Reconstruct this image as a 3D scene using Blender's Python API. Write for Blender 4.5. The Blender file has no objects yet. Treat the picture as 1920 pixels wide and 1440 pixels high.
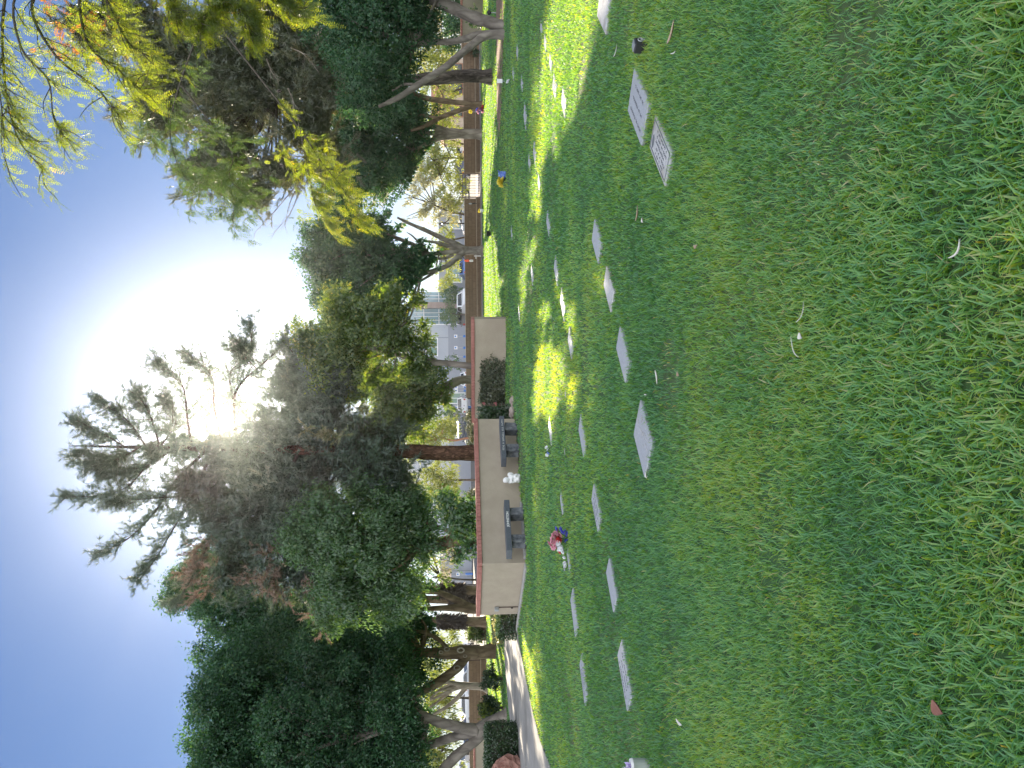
import bpy, math, random
import numpy as np
from mathutils import Vector, Matrix

random.seed(11)
rng = np.random.default_rng(11)
PI = math.pi
scene = bpy.context.scene
COL = scene.collection

# ------------------------------------------------------------------ camera
# The photograph is a portrait shot stored on its side: world "up" points to the
# left edge of the frame, so the camera itself is rolled by a quarter turn.
FPX = 1442.0
CAM = np.array([0.0, 0.0, 1.5])
TH = math.atan((960 - 862) / FPX)
PHI = math.radians(0.55)
FWD = np.array([0, math.cos(TH), -math.sin(TH)])
DN0 = np.array([0, -math.sin(TH), -math.cos(TH)])
R0 = np.array([1.0, 0, 0])
RT = R0 * math.cos(PHI) + DN0 * math.sin(PHI)
DN = -R0 * math.sin(PHI) + DN0 * math.cos(PHI)

def ray(x, y):
    return FWD + (720 - y) / FPX * RT + (x - 960) / FPX * DN

def W(x, y, Y):                      # point on the sight line at world depth Y
    r = ray(x, y)
    return CAM + r * (Y / r[1])

def G(x, y, z=0.0):                  # point of the ground plane
    r = ray(x, y)
    return CAM + r * ((z - CAM[2]) / r[2])

def pix(P):                          # world -> photograph pixel (x, y); works on arrays
    d = np.asarray(P) - CAM
    f = d @ FWD
    return 960 + FPX * (d @ DN) / f, 720 - FPX * (d @ RT) / f

cam_d = bpy.data.cameras.new('camera')
cam = bpy.data.objects.new('camera', cam_d)
COL.objects.link(cam)
m = Matrix.Identity(4)
for i in range(3):
    m[i][0] = DN[i]; m[i][1] = RT[i]; m[i][2] = -FWD[i]; m[i][3] = CAM[i]
cam.matrix_world = m
cam_d.sensor_fit = 'HORIZONTAL'
cam_d.sensor_width = 36.0
cam_d.lens = 36.0 * FPX / 1920.0
cam_d.clip_start = 0.05
cam_d.clip_end = 5000
scene.camera = cam

# ------------------------------------------------------------------ sky, sun, exposure
SUN = ray(418, 785)
SUN = SUN / np.linalg.norm(SUN)
SUN_EL = math.asin(SUN[2])
SUN_AZ = math.atan2(SUN[0], SUN[1])          # clockwise from +Y
world = bpy.data.worlds.new('World')
scene.world = world
world.use_nodes = True
wn = world.node_tree.nodes; wl = world.node_tree.links
bg = wn['Background']
sky = wn.new('ShaderNodeTexSky')
sky.sky_type = 'NISHITA'
sky.sun_disc = False
sky.sun_elevation = SUN_EL
sky.sun_rotation = SUN_AZ
sky.altitude = 300
sky.air_density = 1.0
sky.dust_density = 0.4
sky.ozone_density = 2.0
def wmath(op, a, b=None, c=None):
    q = wn.new('ShaderNodeMath'); q.operation = op
    for i, v in enumerate((a, b, c)):
        if v is None: continue
        if isinstance(v, (int, float)): q.inputs[i].default_value = v
        else: wl.new(v, q.inputs[i])
    return q.outputs[0]
def wvec(op, a, b):
    q = wn.new('ShaderNodeVectorMath'); q.operation = op
    for i, v in enumerate((a, b)):
        if isinstance(v, (tuple, list)): q.inputs[i].default_value = v
        else: wl.new(v, q.inputs[i])
    return q
# hazy morning sky: bluer Nishita colours, evened out, a white aureole round the sun,
# and an unseen white fill light added to the sky overhead and behind the camera
gm = wn.new('ShaderNodeGamma'); gm.inputs[1].default_value = 0.62
wl.new(sky.outputs[0], gm.inputs[0])
tint = wvec('MULTIPLY', gm.outputs[0], (0.45, 0.67, 1.09))
tcw = wn.new('ShaderNodeTexCoord')
dirn = wvec('NORMALIZE', tcw.outputs['Generated'], (0, 0, 0)).outputs[0]
ang = wmath('ARCCOSINE', wmath('MINIMUM', wvec('DOT_PRODUCT', dirn, tuple(SUN)).outputs['Value'], 0.99999))
def gauss(width, amp):
    r = wmath('DIVIDE', ang, width)
    return wmath('MULTIPLY', wmath('EXPONENT', wmath('MULTIPLY', wmath('MULTIPLY', r, r), -1.0)), amp)
sp = wn.new('ShaderNodeSeparateXYZ'); wl.new(dirn, sp.inputs[0])
def glow(col, fac):
    c = wn.new('ShaderNodeCombineXYZ')
    for i in range(3): wl.new(wmath('MULTIPLY', fac, col[i]), c.inputs[i])
    return c.outputs[0]
aur = gauss(math.radians(8.5), 7.5)
hor = wmath('MULTIPLY', wmath('EXPONENT', wmath('MULTIPLY', wmath('ABSOLUTE', sp.outputs[2]), -8.0)), 2.9)
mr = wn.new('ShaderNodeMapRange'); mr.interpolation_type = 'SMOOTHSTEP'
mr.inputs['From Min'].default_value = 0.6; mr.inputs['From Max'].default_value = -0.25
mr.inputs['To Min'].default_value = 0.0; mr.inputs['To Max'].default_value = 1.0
wl.new(wvec('DOT_PRODUCT', dirn, (0.42, 0.907, 0.0)).outputs['Value'], mr.inputs['Value'])  # added fill leans left, lifting that wing of the wall
tot = wvec('ADD', tint.outputs[0], glow((1.0, 0.98, 0.94), aur))
tot = wvec('ADD', tot.outputs[0], glow((1.0, 0.93, 0.75), hor))
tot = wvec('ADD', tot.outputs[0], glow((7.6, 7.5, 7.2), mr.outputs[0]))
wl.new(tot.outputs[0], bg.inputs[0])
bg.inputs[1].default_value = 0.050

sun_d = bpy.data.lights.new('sun', 'SUN')
sun_d.energy = 5.0
sun_d.angle = math.radians(0.5)
sun_d.color = (1.0, 0.86, 0.66)
sun = bpy.data.objects.new('sun', sun_d)
COL.objects.link(sun)
sun.location = (0, 0, 40)
sun.rotation_euler = Vector(SUN).to_track_quat('Z', 'Y').to_euler()

scene.view_settings.view_transform = 'Standard'
scene.view_settings.look = 'None'
scene.view_settings.exposure = 2.05
scene.view_settings.gamma = 1.0
scene.cycles.max_bounces = 6
scene.cycles.diffuse_bounces = 3
scene.cycles.glossy_bounces = 2
scene.cycles.transmission_bounces = 4
scene.cycles.transparent_max_bounces = 6
scene.cycles.sample_clamp_indirect = 6.0
scene.cycles.use_denoising = True
scene.cycles.caustics_reflective = False
scene.cycles.caustics_refractive = False

# ------------------------------------------------------------------ materials
def new_mat(name):
    mt = bpy.data.materials.new(name)
    mt.use_nodes = True
    return mt, mt.node_tree.nodes, mt.node_tree.links

def noise(n, l, scale, detail=4, rough=0.6, coord='Object', stretch=None):
    tc = n.new('ShaderNodeTexCoord')
    tx = n.new('ShaderNodeTexNoise')
    tx.inputs['Scale'].default_value = scale
    tx.inputs['Detail'].default_value = detail
    tx.inputs['Roughness'].default_value = rough
    if stretch:
        mp = n.new('ShaderNodeMapping')
        mp.inputs['Scale'].default_value = stretch
        l.new(tc.outputs[coord], mp.inputs[0]); l.new(mp.outputs[0], tx.inputs['Vector'])
    else:
        l.new(tc.outputs[coord], tx.inputs['Vector'])
    return tx.outputs[0]

def ramp(n, l, fac, stops):
    r = n.new('ShaderNodeValToRGB')
    els = r.color_ramp.elements
    while len(els) < len(stops):
        els.new(0.5)
    for e, (p, c) in zip(els, stops):
        e.position = p
        e.color = (c[0], c[1], c[2], 1)
    l.new(fac, r.inputs[0])
    return r.outputs[0]

def surf(name, c1, c2, scale=8, rough=0.85, bump=0.25, stretch=None, detail=5, spec=0.3, metal=0.0, lo=0.32, hi=0.68, c3=None, scale3=1.0):
    """rough natural surface: two colours mixed by noise, bump from finer noise"""
    mt, n, l = new_mat(name)
    b = n['Principled BSDF']
    f = noise(n, l, scale, detail, 0.65, stretch=stretch)
    col = ramp(n, l, f, [(lo, c1), (hi, c2)])
    if c3 is not None:
        f3 = noise(n, l, scale3, 3, 0.5)
        r3 = ramp(n, l, f3, [(0.5, (0, 0, 0)), (0.72, (1, 1, 1))])
        mx = n.new('ShaderNodeMix'); mx.data_type = 'RGBA'
        l.new(r3, mx.inputs['Factor']); l.new(col, mx.inputs['A'])
        mx.inputs['B'].default_value = (*c3, 1)
        col = mx.outputs['Result']
    l.new(col, b.inputs['Base Color'])
    b.inputs['Roughness'].default_value = rough
    b.inputs['Specular IOR Level'].default_value = spec
    b.inputs['Metallic'].default_value = metal
    if bump:
        bp = n.new('ShaderNodeBump')
        bp.inputs['Strength'].default_value = bump
        bp.inputs['Distance'].default_value = 0.02
        f2 = noise(n, l, scale * 3, 6, 0.7, stretch=stretch)
        l.new(f2, bp.inputs['Height'])
        l.new(bp.outputs[0], b.inputs['Normal'])
    return mt

def leaf_mat(name, stops, trans=0.4, gloss=0.06, gr=0.45, tcol=(2.3, 1.8, 0.75)):
    """thin leaf: reflects, lets light through, a little sheen. 'tint' is a per-leaf random number"""
    mt, n, l = new_mat(name)
    n.remove(n['Principled BSDF'])
    out = n['Material Output']
    at = n.new('ShaderNodeAttribute'); at.attribute_name = 'tint'
    col = ramp(n, l, at.outputs['Fac'], stops)
    df = n.new('ShaderNodeBsdfDiffuse'); tr = n.new('ShaderNodeBsdfTranslucent')
    gl = n.new('ShaderNodeBsdfGlossy'); gl.inputs['Roughness'].default_value = gr
    gl.inputs['Color'].default_value = (1, 1, 1, 1)
    hs = n.new('ShaderNodeMix'); hs.data_type = 'RGBA'; hs.blend_type = 'MULTIPLY'   # light through a leaf is yellower
    hs.inputs['Factor'].default_value = 1.0; hs.inputs['B'].default_value = (*tcol, 1)
    l.new(col, hs.inputs['A'])
    l.new(col, df.inputs[0]); l.new(hs.outputs['Result'], tr.inputs[0])
    m1 = n.new('ShaderNodeMixShader'); m1.inputs[0].default_value = trans
    l.new(df.outputs[0], m1.inputs[1]); l.new(tr.outputs[0], m1.inputs[2])
    m2 = n.new('ShaderNodeMixShader'); m2.inputs[0].default_value = gloss
    l.new(m1.outputs[0], m2.inputs[1]); l.new(gl.outputs[0], m2.inputs[2])
    l.new(m2.outputs[0], out.inputs[0])
    return mt

def bark_mat(name, c1, c2, scale=6.0, zs=0.25, bump=0.9, dist=0.05):
    mt, n, l = new_mat(name)
    b = n['Principled BSDF']
    tc = n.new('ShaderNodeTexCoord'); mp = n.new('ShaderNodeMapping')
    mp.inputs['Scale'].default_value = (1, 1, zs)
    l.new(tc.outputs['Object'], mp.inputs[0])
    v = n.new('ShaderNodeTexVoronoi'); v.feature = 'DISTANCE_TO_EDGE'; v.inputs['Scale'].default_value = scale
    nz = n.new('ShaderNodeTexNoise'); nz.inputs['Scale'].default_value = scale * 0.7; nz.inputs['Detail'].default_value = 6
    l.new(mp.outputs[0], nz.inputs['Vector'])
    ad = n.new('ShaderNodeMix'); ad.data_type = 'RGBA'; ad.inputs['Factor'].default_value = 0.3
    l.new(mp.outputs[0], ad.inputs['A']); l.new(nz.outputs[1], ad.inputs['B'])
    l.new(ad.outputs['Result'], v.inputs['Vector'])
    mul = n.new('ShaderNodeMath'); mul.operation = 'MULTIPLY_ADD'
    l.new(nz.outputs[0], mul.inputs[0]); mul.inputs[1].default_value = 0.6
    l.new(v.outputs['Distance'], mul.inputs[2])
    col = ramp(n, l, mul.outputs[0], [(0.22, c1), (0.75, c2)])
    l.new(col, b.inputs['Base Color'])
    b.inputs['Roughness'].default_value = 0.95
    b.inputs['Specular IOR Level'].default_value = 0.15
    bp = n.new('ShaderNodeBump'); bp.inputs['Strength'].default_value = bump; bp.inputs['Distance'].default_value = dist
    l.new(mul.outputs[0], bp.inputs['Height']); l.new(bp.outputs[0], b.inputs['Normal'])
    return mt

def plain(name, c, rough=0.5, metal=0.0, spec=0.5, coat=0.0, var=0.08):
    """manufactured surface: near-even colour with faint mottling"""
    mt, n, l = new_mat(name)
    b = n['Principled BSDF']
    f = noise(n, l, 5, 4, 0.6)
    col = ramp(n, l, f, [(0.3, tuple(v * (1 - var) for v in c)), (0.7, tuple(min(1, v * (1 + var)) for v in c))])
    l.new(col, b.inputs['Base Color'])
    b.inputs['Roughness'].default_value = rough
    b.inputs['Metallic'].default_value = metal
    b.inputs['Specular IOR Level'].default_value = spec
    b.inputs['Coat Weight'].default_value = coat
    return mt

def block_mat(name, c1, c2, mortar, bw, bh, msize=0.012, axis='XZ', bump=0.5):
    mt, n, l = new_mat(name)
    b = n['Principled BSDF']
    tc = n.new('ShaderNodeTexCoord')
    sep = n.new('ShaderNodeSeparateXYZ'); cmb = n.new('ShaderNodeCombineXYZ')
    l.new(tc.outputs['Object'], sep.inputs[0])
    l.new(sep.outputs[axis[0]], cmb.inputs[0]); l.new(sep.outputs[axis[1]], cmb.inputs[1])
    br = n.new('ShaderNodeTexBrick')
    br.inputs['Color1'].default_value = (*c1, 1); br.inputs['Color2'].default_value = (*c2, 1)
    br.inputs['Mortar'].default_value = (*mortar, 1)
    br.inputs['Scale'].default_value = 1.0
    br.inputs['Brick Width'].default_value = bw; br.inputs['Row Height'].default_value = bh
    br.inputs['Mortar Size'].default_value = msize
    br.inputs['Mortar Smooth'].default_value = 0.3
    l.new(cmb.outputs[0], br.inputs['Vector'])
    f = noise(n, l, 7, 5, 0.7)
    rr = ramp(n, l, f, [(0.3, (0.78, 0.78, 0.78)), (0.7, (1.12, 1.12, 1.12))])
    mx = n.new('ShaderNodeMix'); mx.data_type = 'RGBA'; mx.blend_type = 'MULTIPLY'; mx.inputs['Factor'].default_value = 1
    l.new(br.outputs[0], mx.inputs['A']); l.new(rr, mx.inputs['B'])
    l.new(mx.outputs['Result'], b.inputs['Base Color'])
    b.inputs['Roughness'].default_value = 0.92; b.inputs['Specular IOR Level'].default_value = 0.2
    bp = n.new('ShaderNodeBump'); bp.inputs['Strength'].default_value = bump; bp.inputs['Distance'].default_value = 0.015
    bp.invert = True
    l.new(br.outputs['Fac'], bp.inputs['Height']); l.new(bp.outputs[0], b.inputs['Normal'])
    return mt

def glass_mat(name, c, rough=0.08):
    mt, n, l = new_mat(name)
    b = n['Principled BSDF']
    f = noise(n, l, 0.8, 3)
    col = ramp(n, l, f, [(0.3, tuple(v * 0.7 for v in c)), (0.7, c)])
    l.new(col, b.inputs['Base Color'])
    b.inputs['Roughness'].default_value = rough
    b.inputs['Specular IOR Level'].default_value = 0.9
    return mt

M = {}
M['soil'] = surf('lawn_soil', (0.030, 0.072, 0.026), (0.060, 0.125, 0.044), 3.0, 1.0, 0.6, c3=(0.12, 0.13, 0.06), scale3=0.35)
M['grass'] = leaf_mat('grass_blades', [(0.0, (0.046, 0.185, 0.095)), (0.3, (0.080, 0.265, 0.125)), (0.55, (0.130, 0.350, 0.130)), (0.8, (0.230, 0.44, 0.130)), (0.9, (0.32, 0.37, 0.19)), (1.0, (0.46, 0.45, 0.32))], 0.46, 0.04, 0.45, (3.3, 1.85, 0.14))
M['ficus'] = leaf_mat('ficus_leaves', [(0.0, (0.014, 0.052, 0.024)), (0.5, (0.030, 0.105, 0.045)), (0.85, (0.060, 0.155, 0.058)), (1.0, (0.10, 0.17, 0.055))], 0.34, 0.035, 0.5)
M['ash'] = leaf_mat('ash_leaves', [(0.0, (0.034, 0.095, 0.038)), (0.6, (0.066, 0.155, 0.056)), (1.0, (0.12, 0.20, 0.07))], 0.40, 0.06, 0.42)
M['lime'] = leaf_mat('lime_leaves', [(0.0, (0.030, 0.070, 0.016)), (0.5, (0.065, 0.125, 0.024)), (0.85, (0.12, 0.175, 0.032)), (1.0, (0.20, 0.20, 0.05))], 0.46, 0.07, 0.4, (3.2, 2.5, 0.7))
M['pine'] = leaf_mat('pine_needles', [(0.0, (0.036, 0.070, 0.052)), (0.6, (0.068, 0.115, 0.080)), (1.0, (0.12, 0.155, 0.10))], 0.22, 0.10, 0.4)
M['pine_olive'] = leaf_mat('olive_pine_needles', [(0.0, (0.042, 0.066, 0.030)), (0.55, (0.082, 0.104, 0.046)), (0.85, (0.13, 0.135, 0.062)), (1.0, (0.21, 0.17, 0.09))], 0.25, 0.09, 0.4)
M['dead'] = leaf_mat('dead_needles', [(0.0, (0.22, 0.15, 0.12)), (1.0, (0.40, 0.29, 0.235))], 0.06, 0.04, 0.5)
M['shag'] = leaf_mat('dead_skirt_leaves', [(0.0, (0.045, 0.03, 0.022)), (1.0, (0.15, 0.105, 0.075))], 0.1, 0.05, 0.5)
M['feather_shaded'] = leaf_mat('mesquite_shade_leaflets', [(0.0, (0.035, 0.080, 0.028)), (0.6, (0.062, 0.115, 0.036)), (1.0, (0.12, 0.16, 0.045))], 0.35, 0.06, 0.45, (2.2, 1.9, 0.7))  # darker copy of the mesquite leaflets, their shaded side put into the colour
M['feather'] = leaf_mat('mesquite_leaflets', [(0.0, (0.055, 0.10, 0.022)), (0.6, (0.10, 0.15, 0.026)), (0.9, (0.15, 0.18, 0.03)), (1.0, (0.24, 0.20, 0.05))], 0.5, 0.05, 0.45, (3.4, 2.7, 0.6))
M['verde'] = leaf_mat('palo_verde_leaves', [(0.0, (0.09, 0.15, 0.035)), (0.6, (0.14, 0.20, 0.045)), (1.0, (0.22, 0.26, 0.07))], 0.5, 0.04, 0.5)
M['olive'] = leaf_mat('olive_leaves', [(0.0, (0.10, 0.13, 0.07)), (1.0, (0.24, 0.27, 0.18))], 0.42, 0.08, 0.4)
M['orange_leaf'] = leaf_mat('rusty_foliage', [(0.0, (0.20, 0.085, 0.02)), (1.0, (0.36, 0.18, 0.05))], 0.4, 0.05, 0.5)
M['hedge'] = leaf_mat('hedge_leaves', [(0.0, (0.012, 0.04, 0.012)), (0.7, (0.030, 0.080, 0.022)), (1.0, (0.075, 0.13, 0.04))], 0.25, 0.08, 0.4)
M['shrub_dark'] = leaf_mat('dusky_shrub_leaves', [(0.0, (0.055, 0.078, 0.046)), (0.7, (0.115, 0.140, 0.082)), (1.0, (0.21, 0.21, 0.14))], 0.25, 0.08, 0.4)
M['bark_grey'] = bark_mat('grey_bark', (0.13, 0.11, 0.095), (0.33, 0.29, 0.25), 5, 0.35, 0.5, 0.03)
M['bark_pale'] = bark_mat('pale_bark', (0.17, 0.14, 0.11), (0.40, 0.35, 0.29), 4, 0.4, 0.4, 0.02)
M['bark_dark'] = bark_mat('furrowed_bark', (0.035, 0.028, 0.025), (0.23, 0.19, 0.165), 9, 0.16, 1.0, 0.08)
M['bark_red'] = bark_mat('red_pine_bark', (0.05, 0.028, 0.02), (0.24, 0.135, 0.095), 10, 0.45, 1.0, 0.06)
M['bark_brown'] = bark_mat('brown_bark', (0.10, 0.07, 0.045), (0.27, 0.20, 0.135), 5, 0.35, 0.6, 0.03)
M['twig'] = surf('twig_bark', (0.06, 0.048, 0.04), (0.13, 0.11, 0.09), 12, 0.95, 0.2)
M['stucco'] = surf('tan_stucco', (0.36, 0.305, 0.235), (0.435, 0.37, 0.29), 2.2, 0.95, 0.45, detail=8, lo=0.3, hi=0.7, c3=(0.36, 0.30, 0.235), scale3=0.9)
M['cap'] = block_mat('red_brick_cap', (0.33, 0.135, 0.115), (0.42, 0.19, 0.16), (0.30, 0.18, 0.15), 0.11, 0.4, 0.006, 'XY', 0.4)
M['capside'] = surf('red_cap_brick', (0.33, 0.14, 0.12), (0.45, 0.21, 0.175), 6, 0.9, 0.4)
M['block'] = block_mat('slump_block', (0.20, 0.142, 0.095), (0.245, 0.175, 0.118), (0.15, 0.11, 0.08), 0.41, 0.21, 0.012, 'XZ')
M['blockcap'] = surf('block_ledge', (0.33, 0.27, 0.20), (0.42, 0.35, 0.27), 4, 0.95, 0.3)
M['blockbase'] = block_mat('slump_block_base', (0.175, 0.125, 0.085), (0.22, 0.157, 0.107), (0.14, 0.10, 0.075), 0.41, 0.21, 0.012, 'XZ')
M['concrete'] = surf('path_concrete', (0.20, 0.195, 0.185), (0.28, 0.272, 0.258), 2.5, 0.92, 0.25, c3=(0.16, 0.155, 0.147), scale3=0.8)
M['kerb'] = surf('kerb_concrete', (0.25, 0.245, 0.235), (0.36, 0.35, 0.33), 6, 0.92, 0.3)
M['asphalt'] = surf('asphalt', (0.045, 0.045, 0.047), (0.075, 0.074, 0.072), 9, 0.9, 0.3)
M['lotpave'] = surf('pale_paving', (0.36, 0.30, 0.27), (0.46, 0.39, 0.35), 0.6, 0.9, 0.1)
M['dirt'] = surf('dry_soil', (0.16, 0.105, 0.07), (0.30, 0.21, 0.15), 7, 1.0, 0.8)
M['granite'] = surf('grey_granite', (0.27, 0.285, 0.31), (0.42, 0.44, 0.47), 60, 0.55, 0.15, detail=8, spec=0.5, c3=(0.33, 0.34, 0.36), scale3=6)
M['granite_light'] = surf('weathered_granite', (0.34, 0.345, 0.35), (0.52, 0.52, 0.52), 45, 0.7, 0.25, detail=8, c3=(0.30, 0.28, 0.24), scale3=5)
M['granite_dark'] = surf('dark_granite', (0.062, 0.072, 0.09), (0.105, 0.118, 0.14), 40, 0.45, 0.1, spec=0.5)
M['granite_rough'] = surf('rough_dark_granite', (0.05, 0.056, 0.068), (0.24, 0.25, 0.265), 9, 0.85, 0.9, detail=7)
M['granite_side'] = surf('sawn_dark_granite', (0.095, 0.105, 0.125), (0.135, 0.148, 0.17), 30, 0.7, 0.1)
M['letter'] = plain('white_lettering', (0.75, 0.75, 0.73), 0.8)
M['engrave'] = plain('engraved_grey', (0.13, 0.14, 0.155), 0.9)
M['white'] = surf('white_cast_stone', (0.68, 0.68, 0.67), (0.84, 0.84, 0.83), 14, 0.75, 0.3)
M['rock'] = surf('pinkish_rock', (0.28, 0.22, 0.19), (0.45, 0.38, 0.34), 7, 0.95, 0.8)
M['redrock'] = surf('red_boulder', (0.15, 0.06, 0.045), (0.42, 0.24, 0.19), 5, 0.95, 0.9)
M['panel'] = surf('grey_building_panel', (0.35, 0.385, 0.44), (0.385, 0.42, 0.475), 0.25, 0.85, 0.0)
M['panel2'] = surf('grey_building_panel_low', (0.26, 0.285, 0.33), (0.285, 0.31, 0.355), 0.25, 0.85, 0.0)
M['brownpanel'] = surf('brown_cladding', (0.25, 0.20, 0.18), (0.32, 0.26, 0.235), 1.5, 0.9, 0.1)
M['frame_w'] = plain('white_frame', (0.75, 0.76, 0.77), 0.5)
M['joint'] = plain('panel_joint', (0.11, 0.12, 0.13), 0.9)
M['glass_g'] = glass_mat('green_glass', (0.20, 0.32, 0.27))
M['glass_b'] = glass_mat('blue_glass', (0.22, 0.36, 0.42))
M['glass_d'] = glass_mat('car_glass', (0.02, 0.028, 0.035), 0.05)
M['iron'] = plain('rusty_iron', (0.085, 0.055, 0.045), 0.7, 0.3)
M['black'] = plain('black_plastic', (0.018, 0.018, 0.02), 0.4)
M['rubber'] = plain('tyre_rubber', (0.02, 0.02, 0.02), 0.85)
M['steel'] = plain('galvanised_metal', (0.42, 0.44, 0.46), 0.45, 0.6)
M['bluepole'] = plain('blue_sleeve', (0.03, 0.17, 0.55), 0.45)
M['signface'] = plain('sign_white', (0.80, 0.80, 0.80), 0.5)
M['signblue'] = plain('sign_blue', (0.05, 0.18, 0.50), 0.5)
M['cream'] = surf('cream_wall', (0.55, 0.43, 0.32), (0.64, 0.51, 0.39), 0.6, 0.9, 0.05)
M['rooftile'] = surf('clay_roof', (0.33, 0.15, 0.09), (0.43, 0.21, 0.13), 2, 0.9, 0.3)
M['red_wood'] = surf('red_bench_wood', (0.22, 0.075, 0.075), (0.31, 0.115, 0.115), 9, 0.8, 0.2, stretch=(0.2, 1, 1))
M['p_red'] = leaf_mat('red_petals', [(0, (0.50, 0.02, 0.03)), (1, (0.68, 0.05, 0.06))], 0.25, 0.04, 0.5, (1.0, 1.0, 1.0))
M['p_pink'] = leaf_mat('pink_petals', [(0, (0.62, 0.22, 0.30)), (1, (0.78, 0.45, 0.50))], 0.25, 0.04, 0.5, (1.0, 1.0, 1.0))
M['p_white'] = leaf_mat('white_petals', [(0, (0.72, 0.74, 0.76)), (1, (0.86, 0.87, 0.88))], 0.25, 0.04, 0.5, (1.0, 1.0, 1.0))
M['p_blue'] = leaf_mat('blue_petals', [(0, (0.06, 0.06, 0.50)), (1, (0.14, 0.15, 0.70))], 0.2, 0.04, 0.5, (1.0, 1.0, 1.0))
M['p_sky'] = leaf_mat('sky_blue_petals', [(0, (0.12, 0.22, 0.62)), (1, (0.30, 0.42, 0.78))], 0.2, 0.04, 0.5, (1.0, 1.0, 1.0))
M['p_yellow'] = leaf_mat('yellow_petals', [(0, (0.65, 0.52, 0.03)), (1, (0.80, 0.68, 0.08))], 0.25, 0.04, 0.5, (1.0, 1.0, 1.0))
M['p_lilac'] = leaf_mat('lilac_petals', [(0, (0.52, 0.42, 0.75)), (1, (0.74, 0.70, 0.85))], 0.25, 0.04, 0.5, (1.0, 1.0, 1.0))
M['p_orange'] = leaf_mat('orange_petals', [(0, (0.80, 0.10, 0.03)), (1, (0.88, 0.20, 0.08))], 0.3, 0.04, 0.5, (1.0, 1.0, 1.0))
M['stem'] = leaf_mat('stem_green', [(0, (0.03, 0.08, 0.02)), (1, (0.06, 0.13, 0.03))], 0.2, 0.05)
M['dryleaf'] = surf('dry_leaf', (0.30, 0.21, 0.13), (0.50, 0.40, 0.29), 18, 0.8, 0.3)
M['paleleaf'] = surf('bleached_leaf', (0.62, 0.60, 0.52), (0.76, 0.74, 0.67), 18, 0.7, 0.2)
M['brownleaf'] = surf('brown_leaf', (0.22, 0.10, 0.075), (0.33, 0.165, 0.12), 14, 0.8, 0.3)
M['p_vase'] = plain('grey_vase_metal', (0.46, 0.50, 0.47), 0.45, 0.5)
for k, c in dict(c_white=(0.72, 0.73, 0.74), c_silver=(0.45, 0.48, 0.52), c_navy=(0.02, 0.035, 0.10), c_blue=(0.04, 0.12, 0.36), c_yellow=(0.66, 0.46, 0.12), c_dark=(0.035, 0.04, 0.045), c_red=(0.35, 0.04, 0.03)).items():
    M[k] = plain('paint_' + k[2:], c, 0.3, 0.1, 0.5, 0.6, 0.03)
M['lamp_red'] = plain('tail_lamp', (0.35, 0.02, 0.02), 0.2)
M['lamp_clear'] = plain('head_lamp', (0.70, 0.72, 0.74), 0.15)

# ------------------------------------------------------------------ mesh helpers
def tag(o, label=None, cat=None, group=None, kind=None):
    if label: o['label'] = label
    if cat: o['category'] = cat
    if group: o['group'] = group
    if kind: o['kind'] = kind
    return o

def thing(name, label, cat, loc=(0, 0, 0), rotz=0.0, group=None):
    o = bpy.data.objects.new(name, None)
    o.empty_display_size = 0.2
    COL.objects.link(o)
    o.location = tuple(float(v) for v in loc)
    o.rotation_euler = (0, 0, rotz)
    return tag(o, label, cat, group)

def copy_tree(o, parent=None):
    c = o.copy(); COL.objects.link(c)
    if parent is not None: c.parent = parent
    for ch in [q for q in bpy.data.objects if q.parent == o]:
        copy_tree(ch, c)
    return c

def link_mesh(name, me, mat, parent, loc=None):
    o = bpy.data.objects.new(name, me)
    if mat is not None and not me.materials: me.materials.append(mat)
    COL.objects.link(o)
    if parent is not None: o.parent = parent
    if loc is not None: o.location = tuple(float(v) for v in loc)
    return o

def base_of(parent):
    """world verts are written relative to the thing's base"""
    return np.array(parent.location) if parent is not None else np.zeros(3)

def mesh_np(name, V, nper, mat, parent=None, tint=None, smooth=False):
    """n faces of nper fresh vertices each; V has shape (n*nper,3)"""
    V = np.ascontiguousarray(V, dtype=np.float32)
    n = len(V) // nper
    me = bpy.data.meshes.new(name)
    me.vertices.add(len(V)); me.vertices.foreach_set('co', V.ravel())
    me.loops.add(len(V)); me.loops.foreach_set('vertex_index', np.arange(len(V), dtype=np.int32))
    me.polygons.add(n)
    me.polygons.foreach_set('loop_start', np.arange(0, n * nper, nper, dtype=np.int32))
    if tint is not None:
        a = me.attributes.new('tint', 'FLOAT', 'POINT')
        a.data.foreach_set('value', np.repeat(np.asarray(tint, dtype=np.float32), nper))
    me.update(calc_edges=True)
    return link_mesh(name, me, mat, parent)

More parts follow.
